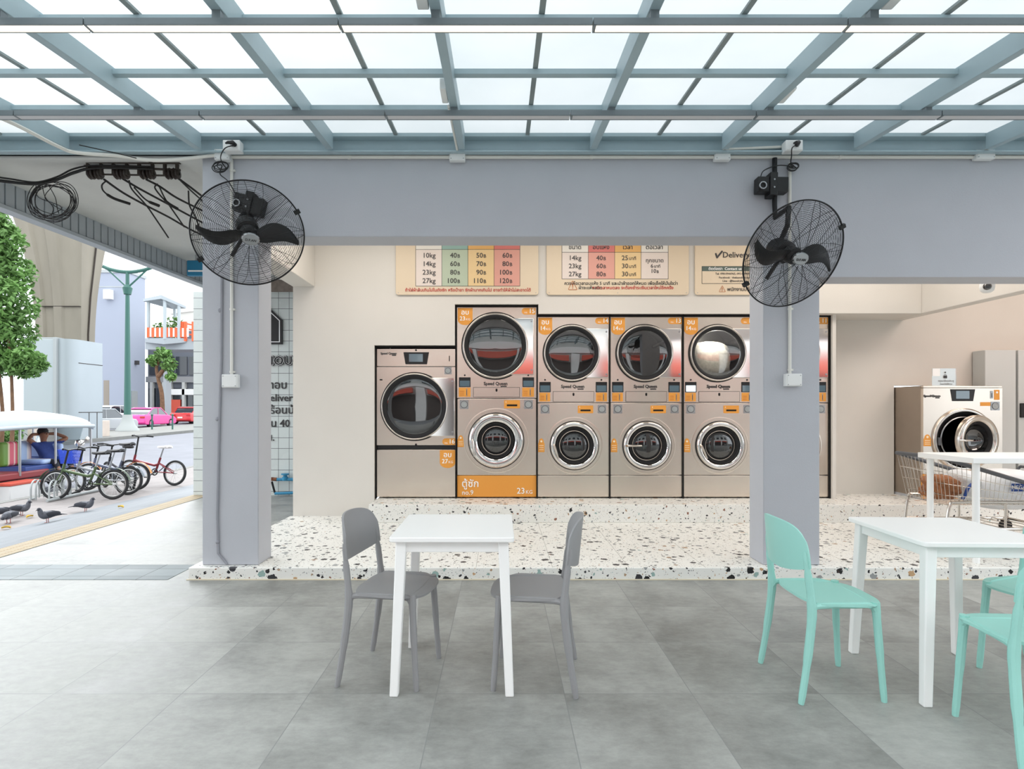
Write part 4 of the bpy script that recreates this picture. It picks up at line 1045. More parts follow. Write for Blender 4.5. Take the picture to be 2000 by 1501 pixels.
fan((-1.825, 4.20, 2.605), (.42, -.72, -.55), 'black wall fan with round wire guard on the left column', math.radians(6),
    [P(470, 425, 4.46), P(487, 405, 4.55)], (P(488, 401, 4.55), math.radians(14), .235, .135),
    [P(459, 283, 4.455)] + [P(440, 289, 4.40), P(431, 305, 4.45), P(434, 318, 4.52)] + coil(428, 325, 4.55, 13, 4) + [P(430, 340, 4.58), P(448, 357, 4.55), P(470, 400, 4.54)], .26)
fan((2.108, 4.17, 2.448), (.17, -.86, -.49), 'black wall fan tilted down on the right column', math.radians(-6),
    [P(1538, 440, 4.30), P(1541, 405, 4.40), P(1514, 425, 4.575), P(1513, 400, 4.59), P(1513, 309, 4.59)], (P(1506, 363, 4.56), math.radians(1), .24, .12),
    [P(1556, 283, 4.455)] + [P(1547, 289, 4.40), P(1546, 305, 4.45), P(1545, 318, 4.55)] + coil(1546, 325, 4.57, 9, 4) + [P(1520, 323, 4.56), P(1492, 333, 4.56), P(1484, 350, 4.55)], .36)

# ================================================================== CABLE RACK with insulators under the slab
M['cable'] = mat('weathered_black_cable', (30, 28, 27), .7, noise=.2, nscale=40)
M['insul'] = mat('brown_glazed_insulator', (52, 42, 38), .35)
M['rust'] = mat('rusty_dark_steel', (58, 50, 44), .8, noise=.3, nscale=30)
rk = thing('insulator_rack', 'dark cable rack with brown spool insulators under the slab at upper left', 'rack', P(258, 320, 4.72))
def RP(x, y, D): return P(x, y, D) - rk.location
b = MB()
b.tube([RP(168, 315, 4.70), RP(352, 317, 4.70)], .016, 8); b.tube([RP(165, 324, 4.72), RP(352, 332, 4.72)], .010, 8); b.tube([RP(172, 340, 4.74), RP(348, 343, 4.74)], .008, 8)
for x in (172, 198, 222, 248, 272, 298, 322, 346): b.box(-.010, .010, -.012, .012, -.07, .05, M=Matrix.Translation(RP(x, 325, 4.72)))
b.build('rack_bar', M['rust'], rk)
for x0 in (172, 223, 274, 323):
    b = MB()
    for q in (0, 14): b.lathe([(.012, -.026), (.038, -.022), (.046, -.012), (.030, 0), (.046, .012), (.038, .022), (.012, .026)], 18, M=Matrix.Translation(RP(x0 + 7 + q, 339, 4.74)) @ Matrix.Rotation(PI / 2, 4, 'Y'))
    b.build('insulator', M['insul'], rk, label='brown spool insulators')
cabs = [[(203, 350, 4.75), (240, 376, 4.95), (285, 401, 5.2), (330, 424, 5.5), (372, 448, 5.8), (420, 470, 6.2)],
        [(206, 354, 4.75), (199, 362, 4.78), (203, 374, 4.82), (222, 387, 4.9), (254, 398, 5.0)],
        [(240, 349, 4.75), (270, 367, 4.9), (320, 394, 5.2), (400, 437, 5.7)],
        [(252, 352, 4.75), (258, 370, 4.8), (285, 400, 4.95), (302, 424, 5.05), (329, 464, 5.25)],
        [(262, 366, 4.8), (285, 390, 4.95), (311, 402, 5.05)],
        [(285, 350, 4.75), (312, 364, 4.85), (345, 386, 5.05), (395, 411, 5.4)],
        [(308, 359, 4.8), (303, 368, 4.82), (325, 394, 4.95), (347, 408, 5.05)],
        [(311, 364, 4.8), (325, 392, 4.95), (360, 443, 5.2)],
        [(345, 346, 4.75), (370, 364, 4.95), (392, 381, 5.2)], [(350, 350, 4.75), (375, 374, 5.0), (400, 396, 5.3)],
        [(368, 372, 4.95), (370, 400, 5.0), (380, 420, 5.1), (390, 445, 5.2)]]
for k, c in enumerate(cabs):
    b = MB(); pts = bez([RP(*p) for p in c], 6); r = .009 if k in (0, 2, 5, 8) else .0065
    rr = [r] * len(pts)
    if k in (1, 4, 6): rr = [r if i < len(pts) * .6 else .013 for i in range(len(pts))]
    b.tube(pts, rr, 6); b.build('cable', M['cable'], rk)
# bundle arriving from the left, with a hanging coil
cb = thing('cable_bundle', 'bundle of black cables with a loose hanging coil at the upper left edge', 'cable', P(60, 355, 4.72))
def CP(x, y, D): return P(x, y, D) - cb.location
b = MB()
for k in range(6):
    dy = rnd.uniform(-5, 5); dd = rnd.uniform(-.03, .03)
    b.tube(bez([CP(-40, 345 + dy, 4.6 + dd), CP(20, 353 + dy * .8, 4.65 + dd), CP(70, 358 + dy * .5, 4.70 + dd), CP(110, 349 + dy * .7, 4.72 + dd), (CP(145, 334 + dy, 4.72 + dd)), CP(190, 326 + dy * .6, 4.71 + dd), CP(300, 328 + dy * .5, 4.71 + dd)], 6), .007, 6)
b.build('cable_run', M['cable'], cb)
b = MB()
for k in range(9):
    ox, oy, rr, ph = rnd.uniform(-6, 6), rnd.uniform(-4, 5), rnd.uniform(36, 47), rnd.uniform(0, 6)
    b.tube([CP(104 + ox + rr * math.cos(t_) * 1.02, 393 + oy + rr * .82 * math.sin(t_) + 2.5 * math.sin(3 * t_ + ph), 4.76 + .05 * math.sin(t_ + ph)) for t_ in [2 * PI * q / 40 for q in range(40)]], .0032, 5, closed=True)
for k in range(4):
    b.tube(bez([CP(70 + 12 * k, 360, 4.74), CP(95 + rnd.uniform(-20, 20), 385, 4.75), CP(110 + rnd.uniform(-20, 25), 405, 4.76), CP(85 + 15 * k, 425 - 4 * k, 4.76)], 6), .003, 5)
b.build('cable_coil', M['cable'], cb)
b = MB(); b.tube(bez([P(155, 283, 4.49), P(240, 302, 4.50), P(300, 318, 4.66)], 6), .004, 5); tag(b.build('thin_cable', M['cable']), 'single thin black cable slanting down to the insulator rack', 'cable')

# ================================================================== PRICE BOARDS on the back wall
SB = 6.715 / F
def bx(px): return (px - CX) * SB
def bz_(py): return H - (py - CY) * SB
M['board'] = mat('beige_sign_board', (224, 205, 178), .5); M['b_white'] = mat('pale_pink_print', (228, 214, 204), .55); M['b_green'] = mat('sage_green_print', (182, 194, 170), .55)
M['b_yellow'] = mat('sand_yellow_print', (232, 200, 148), .55); M['b_red'] = mat('rose_print', (222, 160, 144), .55); M['b_red2'] = mat('deep_rose_print', (214, 120, 112), .55)
M['b_green2'] = mat('teal_green_print', (146, 178, 168), .55); M['b_yellow2'] = mat('ochre_print', (228, 176, 104), .55); M['b_white2'] = mat('white_head_print', (232, 226, 216), .55); M['slate'] = mat('slate_green_print', (84, 100, 92), .55)
class Board:
    def __init__(s, x0, x1, y0, y1, label):
        s.cx, s.cz = bx((x0 + x1) / 2), bz_((y0 + y1) / 2)
        s.t = thing('price_board', label, 'sign', (s.cx, 6.715, s.cz), 0, 'beige price boards above the machines')
        b = MB(); b.prism(rrect(bx(x1) - bx(x0), bz_(y0) - bz_(y1), .03), -.018, 0, 0, FACE); b.build('panel', M['board'], s.t, bevel=.002)
        b = MB()
        for x in (x0 + 5, (x0 + x1) / 2, x1 - 5): b.lathe([(.005, 0), (.005, .003)], 10, 0, s.a(x, y1 - 4, 0), cap1=True)
        b.build('screw', M['grey_metal'], s.t)
    def a(s, px, py, d): return at(bx(px) - s.cx, -d, bz_(py) - s.cz)
    def rect(s, nm, x0, x1, y0, y1, m, d=.001):
        b = MB(); w_, h_ = bx(x1) - bx(x0), bz_(y0) - bz_(y1)
        b.prism([(-w_ / 2, -h_ / 2), (w_ / 2, -h_ / 2), (w_ / 2, h_ / 2), (-w_ / 2, h_ / 2)], -.001, d, 0, s.a((x0 + x1) / 2, (y0 + y1) / 2, 0)); return b.build(nm, M[m], s.t)
    def lines(s, xs, ys, x0, x1, y0, y1):
        b = MB()
        for x in xs: b.box(-.0022, .0022, -.0022, 0, -(bz_(y0) - bz_(y1)) / 2, (bz_(y0) - bz_(y1)) / 2, M=s.a(x, (y0 + y1) / 2, 0) @ FACE.inverted())
        for y in ys: b.box(-(bx(x1) - bx(x0)) / 2, (bx(x1) - bx(x0)) / 2, -.0022, 0, -.0022, .0022, M=s.a((x0 + x1) / 2, y, 0) @ FACE.inverted())
        b.build('table_rule', M['ink'], s.t)
    def txt(s, rows, m='ink', nm='lettering'):
        b = MB()
        for body, px, py, size, al, bo in rows: b.text(body, size * SB, s.a(px, py, .0028), align=al, bold=bo)
        b.build(nm, M[m], s.t)
def price(n, px, py, unit='B', sz=15): return [(n, px + 2.5, py, sz, 'RIGHT', .012), (unit, px + 3.2, py + 1.2, sz * .72, 'LEFT', .012)]
B1 = Board(773, 1051.5, 440, 575.5, 'beige price board with green, yellow and red washing price columns')
for x0, x1, m1, m2 in ((812, 863, 'b_white', 'b_white2'), (863, 914, 'b_green', 'b_green2'), (914, 965, 'b_yellow', 'b_yellow2'), (965, 1015.5, 'b_red', 'b_red2')):
    B1.rect('price_column', x0, x1, 487, 558, m1); B1.rect('column_head', x0, x1, 462, 487, m2)
B1.lines((812, 863, 914, 965, 1015.5), (487, 558.5), 812, 1015.5, 462, 558.5)
rows = []
for k, (a_, c1, c2, c3) in enumerate((('10kg', '40', '50', '60'), ('14kg', '60', '70', '80'), ('23kg', '80', '90', '100'), ('27kg', '100', '110', '120'))):
    y = 499 + 16.5 * k
    rows += [(a_, 838, y, 13.5, 'CENTER', .012)] + price(c1, 890, y, sz=13.5) + price(c2, 941, y, sz=13.5) + price(c3, 992, y, sz=13.5)
B1.txt(rows); B1.txt([('ถ้าใส่ผ้าล้นเกินไปในถังซัก หรือน้ำยา ซักผ้ามากเกินไป อาจทำให้ผ้าไม่สะอาดได้', 914, 566.5, 8.4, 'CENTER', .02)], 'red_ink')
B2 = Board(1067.5, 1345.5, 440, 575.5, 'beige price board with red and yellow drying price columns, middle of the three')
for x0, x1, m1, m2 in ((1097.5, 1149, 'b_white', 'b_white2'), (1149, 1200.5, 'b_red', 'b_red2'), (1200.5, 1252, 'b_yellow', 'b_yellow2'), (1252, 1305, 'b_white', 'b_white2')):
    B2.rect('price_column', x0, x1, 492, 544.5, m1); B2.rect('column_head', x0, x1, 462, 492, m2)
B2.lines((1097.5, 1149, 1200.5, 1252, 1305), (492.5, 544.5), 1097.5, 1305, 462, 544.5)
rows = [(h_, x, 483, 11.5, 'CENTER', .015) for h_, x in (('ขนาด', 1123), ('อบแห้ง', 1174), ('เวลา', 1226), ('ต่อเวลา', 1278))]
for k, (a_, c1, c2) in enumerate((('14kg', '40', '25'), ('23kg', '60', '30'), ('27kg', '80', '30'))):
    y = 504 + 15.7 * k; rows += [(a_, 1123, y, 13, 'CENTER', .012)] + price(c1, 1175, y, sz=13) + [(c2, 1227, y, 13, 'RIGHT', .012), ('นาที', 1228, y + .8, 9, 'LEFT', .012)]
rows += [('ทุกขนาด', 1278.5, 509, 10.5, 'CENTER', .015), ('6', 1276, 519.5, 11, 'RIGHT', .012), ('นาที', 1277, 520, 8, 'LEFT', .012)] + price('10', 1279, 529.5, sz=11)
B2.txt(rows + [('ควรเผื่อเวลาอบแห้ง 5 นาที และนำผ้าออกให้หมด เพื่อเช็คให้มั่นใจว่า', 1213, 553.5, 8.6, 'CENTER', .015), ('ผ้าจะแห้งสนิท', 1153, 562, 8.6, 'CENTER', .015)])
B2.txt([('หากเวลาหมดลง จะต้องชำระเงินเวลาใหม่อีกครั้ง', 1236, 562, 8.6, 'CENTER', .02)], 'red_ink'); B2.txt([('⚠', 1118.5, 558, 17, 'CENTER', .01)], 'brown_ink', 'warning_symbol')
B3 = Board(1357.5, 1600, 440, 575.5, 'beige contact board partly hidden by the right fan, marked Delivery')
B3.rect('contact_head', 1371, 1500, 520, 529.3, 'slate'); B3.rect('contact_box', 1371, 1500, 529.3, 553, 'board', .0012)
B3.lines((1371, 1500), (520, 553.5), 1371, 1500, 520, 553.5)
B3.txt([('✔', 1404, 497.5, 15, 'CENTER', .0), ('Delivery Service', 1411, 498, 15.5, 'LEFT', .015), ('Tel. 098-0946965, 092-8898989', 1397, 534.5, 5.5, 'LEFT', .01), ('Facebook : thelaundryhouse', 1404, 542, 5.5, 'LEFT', .01), ('Line : @laundryhs', 1411, 548.5, 5.5, 'LEFT', .01), ('พนักงานบริการซักอบพับ', 1420, 565, 9.5, 'LEFT', .015)])
B3.txt([('ติดต่อเรา  Contact us', 1416, 524.8, 7.5, 'CENTER', .02)], 'paper'); B3.txt([('⚠', 1410.5, 564.5, 12, 'CENTER', .01)], 'brown_ink', 'warning_symbol')

# ================================================================== SIGNS AND PIPE on the tiled side wall
ST = 8.985 / F
ts = thing('house_sign', 'black house shaped sign with a white outline on the tiled wall behind the left column', 'sign', ((509 - CX) * ST, 8.985, H - (635 - CY) * ST))
def house(k): return [(-43 * k, -37 * k), (43 * k, -37 * k), (43 * k, 10 * k), (0, 50 * k), (-43 * k, 10 * k)]
b = MB(); b.prism([(x * ST, y * ST) for x, y in house(1)], -.03, .02, 0, FACE); b.build('panel', M['black'], ts)
b = MB(); o_, i_ = [(x * ST, y * ST) for x, y in house(.90)], [(x * ST, y * ST) for x, y in house(.86)]
n = len(o_); vs = [(x, y, .022) for x, y in o_] + [(x, y, .022) for x, y in i_]
b.add(vs, [(q, (q + 1) % n, n + (q + 1) % n, n + q) for q in range(n)], 0, FACE); b.build('outline', M['paper'], ts, smooth=0)
wsg = thing('wall_lettering', 'black letters of a shop name and services on the tiled side wall', 'lettering', ((545 - CX) * ST, 8.995, H - (775 - CY) * ST))
def ta(px, py, d): return at((px - 545) * ST, -d, -(py - 775) * ST)
b = MB(); b.text('HOUSE', 24 * ST, ta(556.5, 705, .012), bold=.085, depth=.012); b.build('letter_outline', M['ink'], wsg)
b = MB(); b.text('HOUSE', 24 * ST, ta(556.5, 705, .026), bold=.05); b.build('letter_halo', M['paper'], wsg)
b = MB(); b.text('HOUSE', 24 * ST, ta(556.5, 705, .034), bold=.02); b.build('letter', M['black'], wsg)
for body, px, py, sz, al in (('ราคาอบ', 561, 752, 22, 'RIGHT'), ('Delivery', 512, 777, 20, 'LEFT'), ('ซักร้อนน้ำ', 583, 801, 21, 'RIGHT'), ('เริ่มต้น 40', 566, 827, 20, 'RIGHT'), ('น.', 536, 854, 20, 'RIGHT')):
    b = MB(); b.text(body, sz * ST, ta(px, py, .004), align=al, bold=.012, depth=.004); b.build('text_line', M['ink'], wsg)
M['pipe_blue'] = mat('blue_water_pipe', (52, 140, 178), .4); M['brass'] = mat('brass_fitting', (130, 84, 62), .4, .6)
wp = thing('water_pipe', 'blue water pipe with valve at the foot of the tiled wall', 'pipe', ((552 - CX) * ST, 8.9, H - (962 - CY) * 8.9 / F))
def wpp(px, py): return Vector(((px - 552) * ST, 0, -(py - 962) * ST))
b = MB(); b.tube([wpp(541, 963), wpp(552, 963), wpp(600, 961)], .022, 10); b.build('pipe_run', M['pipe_blue'], wp)
b = MB(); b.tube([wpp(545, 936), wpp(600, 936)], .024, 10); b.lathe([(.045, -.03), (.045, .02), (.03, .03), (.03, .05), (.06, .055), (.06, .075), (.0005, .08)], 20, M=Matrix.Translation(wpp(561, 934))); b.build('valve', M['pipe_blue'], wp)
b = MB(); b.tube([wpp(533, 935), wpp(545, 936)], .028, 10); b.lathe([(.034, -.02), (.034, .03)], 14, M=Matrix.Translation(wpp(535, 936)), cap0=True, cap1=True); b.build('elbow', M['brass'], wp)
b = MB(); b.tube([wpp(535, 940), wpp(541, 962)], .016, 10); b.build('riser', M['rubber'], wp)

# ================================================================== STREET on the left, and the far side of the plaza
M['pave'] = tile_mat('grey_pavement', (122, 126, 130), .4, .4, 0, 0, line=.004, var=.05, mott=.10, linec=(96, 100, 104), rough=.7)
M['pinkpave'] = tile_mat('pale_rose_paving', (140, 134, 132), .3, .3, 0, 0, line=.004, var=.05, mott=.09, linec=(112, 106, 104), rough=.75)
M['tactile'] = tile_mat('yellow_tactile_paving', (174, 163, 140), .1, .035, 0, 0, line=.005, var=.05, mott=.12, linec=(140, 112, 74), rough=.75)
M['asphalt'] = mat('grey_asphalt', (118, 120, 128), .8, noise=.10, nscale=1.4, bump=.25, bscale=80)
M['kerb'] = mat('kerb_concrete', (128, 128, 124), .85, noise=.1, nscale=3)
M['concrete'] = mat('weathered_concrete', (138, 131, 118), .85, noise=.14, nscale=1.1, bump=.4, bscale=5, stretch=(1, 1, .3))
def ground(nm, x0, x1, y0, y1, m, dz=0.0, nx=6, ny=40):
    b = MB(); e = 1e-4
    b.grid(lambda u, v: (x0 + (x1 - x0) * u, y0 + (y1 - y0) * v, gz(min(max(x0 + (x1 - x0) * u, x0 + e), x1 - e), y0 + (y1 - y0) * v) + dz), nx, ny); return struct(nm, b, m, smooth=0)
ground('pavement', -6.3, -4.72, -30, 60, M['pave']); ground('pavement_rack_strip', -8.3, -6.3, -30, 60, M['pinkpave'])
ground('tactile_strip', -4.80, -4.52, -5.5, 60, M['tactile'], .004)
b = MB(); b.grid(lambda u, v: (-8.32 + .17 * u, -30 + 90 * v, gz(-8.2, -30 + 90 * v) + .006), 1, 40, thick=.25); struct('kerb', b, M['kerb'], smooth=0)
ground('road', -19.4, -8.3, -30, 90, M['asphalt']); ground('road_far', -60, -24.6, -30, 130, M['asphalt'])
b = MB(); b.grid(lambda u, v: (-24.6 + 5.2 * u, -10 + 100 * v, gz(-22, -10 + 100 * v) + .16), 2, 50, thick=.4); struct('median', b, M['kerb'], smooth=0)
b = MB(); b.box(-4.72, 60, -60, -5.5, -.25, -.02); b.box(-60, 60, -90, -60, -.4, -.1); b.box(9.0, 60, -5.5, 12, -.3, -.01); struct('forecourt', b, M['pave'], smooth=0)
# buildings across the forecourt (mirrored in the steel fronts and the door glass)
M['far_wall'] = mat('grey_shophouse_wall', (186, 186, 182), .85, noise=.1, nscale=.8); M['win'] = mat('dark_window_glass', (30, 36, 42), .1, 0, coat=.6)
M['red_sign'] = mat('red_awning', (206, 86, 66), .6); M['pale_sign'] = mat('white_sign_board', (232, 230, 226), .6); M['shop_dark'] = mat('dark_shop_interior', (60, 50, 46), .7)
b = MB(); b.box(-16, 18, -13, -11, -.2, 10.5); struct('shophouse_wall', b, M['far_wall'])
for k in range(8):
    b = MB(); b.box(-14.5 + 4 * k, -12.3 + 4 * k, -11.02, -10.96, 5.0, 7.6); struct('shophouse_window', b, M['win'])
b = MB()
for k in range(5): b.box(-15 + 6.4 * k, -10.2 + 6.4 * k, -11.0, -10.2, 2.75, 3.4)
struct('shophouse_awning', b, M['red_sign'])
b = MB()
for k in range(5): b.box(-15.2 + 6.4 * k, -10 + 6.4 * k, -11.02, -10.9, 0, 2.6)
struct('shophouse_front', b, M['shop_dark'])
b = MB()
for k in range(4): b.box(-9.9 + 6.4 * k, -8.9 + 6.4 * k, -11.02, -10.8, .0, 3.6)
b.box(-16, 18, -11.0, -10.8, 3.7, 4.4); struct('shophouse_sign', b, M['pale_sign'])

# ---------------------------------------------------------------- elevated railway pier with clad base
def loft(secs, b=None):
    """stack of (z, polygon) sections with equal counts"""
    b = b or MB(); n = len(secs[0][1]); vs = []; fs = []
    for z, poly in secs: vs += [(x, y, z) for x, y in poly]
    for i in range(len(secs) - 1):
        for k in range(n): fs.append((i * n + k, i * n + (k + 1) % n, (i + 1) * n + (k + 1) % n, (i + 1) * n + k))
    fs += [tuple(range(n - 1, -1, -1)), tuple(range((len(secs) - 1) * n, len(secs) * n))]
    return b.add(vs, fs)
pc = Vector((-20.9, 27.8, gz(-20.9, 27.8) + .16)); gzp = pc.z
pr = thing('viaduct_pier', 'huge flaring concrete pier rising behind the tree on the left', 'pier', pc)
secs = []
for q in range(21):
    z = 11.6 * q / 20; f = max(0, (z - 4.6) / 6.0) ** 1.9
    l_, r_, fr, bk = -1.09 - 1.05 * f, 1.09 + .12 * f, -.6 - .1 * f, .6 + 1.0 * f
    c = .16; g_ = .12; W_ = r_ - l_
    poly = [(l_, fr + c), (l_ + c, fr), (l_ + W_ * .22, fr), (l_ + W_ * .26, fr + g_), (l_ + W_ * .42, fr + g_), (l_ + W_ * .46, fr), (l_ + W_ * .62, fr), (l_ + W_ * .66, fr + g_ * .6), (r_ - c * .6, fr + g_ * .6), (r_, fr + .12), (r_, bk - c), (r_ - c, bk), (l_ + c, bk), (l_, bk - c)]
    secs.append((z, poly))
loft(secs).build('shaft', M['concrete'], pr, smooth=25)
b = MB(); b.tube([(1.12, -.05, 0), (1.12, -.05, 5.0), (1.16, .05, 6.8), (1.22, .4, 9.6)], .035, 8); b.build('drain_pipe', M['rust'], pr)
b = MB(); b.box(-1.10, 1.10, -.612, -.50, 6.24, 6.27); b.build('cast_joint', M['rust'], pr)
M['clad'] = mat('silver_cladding_panel', (166, 174, 178), .45, .2, noise=.03, nscale=.8); M['clad2'] = mat('pale_panel', (172, 181, 184), .5, .1)
DC = 26.5
cl = thing('clad_enclosure', 'silver panelled enclosure around the foot of the concrete pier', 'enclosure', (pc.x, DC, gzp))
def cx_(px): return (px - CX) * DC / F - pc.x
b = MB(); xr = cx_(140); R0 = .55
pl = [(cx_(112), 0)] + [(xr - R0 + R0 * math.sin(q_), R0 - R0 * math.cos(q_)) for q_ in [PI / 2 * q / 10 for q in range(11)]] + [(xr, 2.05), (cx_(112), 2.05)]
b.prism(pl, 0, 4.65); b.build('panel_shell', M['clad'], cl, smooth=30)
b = MB(); b.box(cx_(49), cx_(108), -.10, 2.0, .5, 4.60); b.build('flat_panel', M['clad2'], cl, bevel=.02)
b = MB(); b.box(cx_(47), cx_(112), -.07, 2.0, 4.55, 4.70); b.box(cx_(108), cx_(114), -.14, .3, .5, 4.7); b.box(cx_(47), cx_(112), -.05, 2.0, 0, .5); b.build('panel_frame', M['grey_metal'], cl, bevel=.01)
b = MB()
for z in (3.55, 1.25): b.box(xr - .01, xr + .012, .45, 2.05, z, z + .03)
for yy in (1.1, 1.65): b.box(xr - .01, xr + .012, yy, yy + .03, 0, 1.25)
b.build('panel_joint', M['rust'], cl)
# second pier far off
p2 = thing('viaduct_pier', 'distant pale concrete pier above the covered walkway', 'pier', P(362, 800, 80))
b = MB(); b.prism([(-2.8, 14.0), (-2.6, 18.5), (0, 19.5), (3, 19.5), (3, 13.5), (-1.4, 13.0)], -1.5, 1.5, 0, FACE); b.box(-.2, 2.6, -1.3, 1.3, -.3, 13.6); b.build('shaft', mat('pale_concrete', (206, 202, 194), .9, noise=.12, nscale=.6), p2)

# ---------------------------------------------------------------- street lamp
M['lamp_green'] = mat('dark_green_paint', (58, 104, 94), .45)
lp = G(249, 846); lp.z = gz(-22, lp.y) + .16
Dl = lp.y; sl_ = Dl / F
lm = thing('street_lamp', 'dark green street lamp with two curved arms on the median', 'street lamp', lp)
hz = (846 - 535) * sl_
b = MB(); b.tube([(0, 0, .9), (0, 0, hz * .35), (0, 0, hz * .90), (0, 0, hz)], [.20, .17, .11, .10], 14); b.build('pole', M['lamp_green'], lm)
b = MB(); b.lathe([(.0005, 1.0), (.26, .98), (.28, .75), (.42, .35), (.62, .08), (.64, 0), (.0005, 0)], 20); b.build('base', mat('concrete_lamp_base', (176, 180, 178), .8), lm)
b = MB(); b.tube(bez([(-57 * sl_, 0, hz + 14 * sl_), (-32 * sl_, 0, hz + 4 * sl_), (0, 0, hz - 1 * sl_), (32 * sl_, 0, hz + 3 * sl_), (58 * sl_, 0, hz + 12 * sl_)], 6), .11, 8); b.build('arm', M['lamp_green'], lm)
b = MB(); zj = hz - 32 * sl_
for s in (-1, 1): b.tube([(0, 0, zj), (s * 42 * sl_, 0, hz + 7 * sl_)], .05, 6)
b.lathe([(.2, zj - .4), (.28, zj), (.12, zj + .2)], 12); b.build('brace', M['lamp_green'], lm)
for s in (-1, 1):
    b = MB(); b.box(s * 57 * sl_ - .35, s * 57 * sl_ + .35, -.14, .14, hz + 9 * sl_, hz + 12.5 * sl_); b.build('lamp_head', M['grey_metal'], lm, bevel=.03)
for px, lb in ((194.5, 'thin green post on the median beside the silver panelled enclosure'), (297, 'thin green post in front of the pink taxi'), (337, 'thin green post between the pink taxi and the red car')):
    g_ = G(px, 843); g_.z = gz(-22, g_.y) + .1
    t = thing('guard_post', lb, 'post', g_, 0, 'thin green posts on the median')
    b = MB(); b.tube([(0, 0, 0), (0, 0, 30 * g_.y / F)], .05, 8); b.build('post', M['lamp_green'], t); b = MB(); b.ball((0, 0, 30 * g_.y / F), .08, 10, 6); b.build('cap', M['lamp_green'], t)

# ---------------------------------------------------------------- far buildings
M['lav_wall'] = mat('pale_blue_grey_facade', (158, 164, 178), .7, noise=.02, nscale=.3)
bd = thing('building', 'plain pale blue grey building with a projecting flood light behind the lamp', 'building', P(236, 798, 56)); bd.location.z = -.1
def bdx(px, D): return (px - CX) * D / F - bd.location.x
b = MB(); b.box(bdx(150, 56), bdx(250, 56), 0, 2.7, 0, 14.6); b.build('wall', M['lav_wall'], bd)
b = MB(); b.box(bdx(150, 56), bdx(250, 56) + .1, -.1, 2.8, 14.6, 14.9); b.box(bdx(150, 56), bdx(250, 56), -.03, 0, 13.2, 13.3); b.build('parapet', M['grey_metal'], bd)
b = MB(); b.box(bdx(208, 56), bdx(222, 56), -.5, 0, 12.0, 12.9); b.build('flood_light', M['pale_sign'], bd)
b = MB(); b.box(bdx(203, 56), bdx(216, 56), -.05, .02, 0, 4.2); b.build('doorway', mat('beige_door_recess', (150, 140, 128), .8), bd); b = MB(); b.box(bdx(217, 56), bdx(250, 56), -.25, 0, 0, 4.5); b.build('door_block', M['lav_wall'], bd)
b = MB(); b.box(bdx(250, 56) - .02, bdx(250, 56) + .06, .5, 1.4, .9, 3.2); b.build('notice_panel', M['grey_metal'], bd)
b = MB(); b.box(bdx(250, 56) - .02, bdx(250, 56) + .3, 1.0, 1.3, 5.8, 6.2); b.build('wall_lamp', M['ink'], bd)
sh = thing('building', 'dark glazed shop building behind the parked cars on the right of the lamp', 'building', P(340, 798, 60)); sh.location.z = -.1
def shx(px, D=60): return (px - CX) * D / F - sh.location.x
b = MB(); b.box(shx(282), shx(420), .6, 10, 0, 9.6); b.build('wall', mat('dark_grey_facade', (96, 100, 108), .6), sh)
for px in (286, 312, 338, 364):
    b = MB(); b.box(shx(px), shx(px + 22), .5, .62, 5.0, 6.9); f_ = b.build('window', M['win'], sh)
b = MB(); b.box(shx(282), shx(420), .2, .6, 4.2, 4.8); b.build('fascia', mat('grey_stone_band', (140, 140, 140), .7), sh)
for px, w_ in ((284, 14), (301, 12), (318, 8), (334, 20), (358, 14)):
    b = MB(); b.box(shx(px), shx(px + w_), .45, .6, .2, 3.6); b.build('shop_window', M['win'], sh)
b = MB(); b.box(shx(331), shx(350), .2, .45, .9, 2.4); b.build('red_panel', M['red_sign'], sh)
b = MB(); b.box(shx(333), shx(380), .1, .45, 2.9, 3.5); b.build('lit_sign', M['pale_sign'], sh)
b = MB()
for px in (291, 315, 327, 354): b.box(shx(px), shx(px + 5), .1, .7, 0, 4.2)
b.build('pillar', M['far_wall'], sh)
wk = thing('footbridge', 'covered footbridge with orange and white railings behind the tiled wall', 'footbridge', P(330, 798, 52)); wk.location.z = -.1
def wx(px): return (px - CX) * 52.0 / F - wk.location.x
def wz(py): return H - (py - CY) * 52.0 / F + .1
OR_ = mat('orange_railing_paint', (230, 98, 50), .5)
b = MB(); b.hexa([(wx(283), 0, wz(668)), (wx(332), -.9, wz(674)), (wx(364), 0, wz(668)), (wx(364), 3, wz(668))], [(wx(283), 0, wz(660)), (wx(332), -.9, wz(662)), (wx(364), 0, wz(660)), (wx(364), 3, wz(660))]); b.box(wx(283), wx(400), .05, 3, wz(682), wz(661)); b.box(wx(384), wx(394), .4, 1.2, 0, wz(682)); b.box(wx(300), wx(306), 1.5, 2.3, 0, wz(682)); b.build('deck', mat('pale_grey_deck', (160, 166, 170), .7), wk)
b = MB(); b.hexa([(wx(282), -.2, wz(589)), (wx(330), -1.2, wz(588)), (wx(363), 0, wz(602)), (wx(300), 3, wz(592))], [(wx(282), -.2, wz(584)), (wx(330), -1.2, wz(581)), (wx(363), 0, wz(598)), (wx(300), 3, wz(586))]); b.build('roof', M['clad'], wk)
for px, y in ((290, 0), (332, -.8), (352, -.2), (312, 2.4)):
    b = MB(); b.tube([(wx(px), y, wz(664)), (wx(px), y, wz(586 if px < 340 else 596))], .14, 8); b.build('post', M['clad2'], wk)
b = MB()
for k in range(9): b.box(wx(290 + 9 * k), wx(295 + 9 * k), -.25, -.2, wz(659), wz(640))
b.build('orange_panel', OR_, wk)
b = MB()
for k in range(9): b.box(wx(295 + 9 * k), wx(299 + 9 * k), -.22, -.18, wz(658), wz(641))
b.build('white_panel', M['pale_sign'], wk)
b = MB()
for y in (640, 650, 660): b.tube([(wx(356), .1, wz(y - 10)), (wx(400), 1.5, wz(y - 2))], .06, 6)
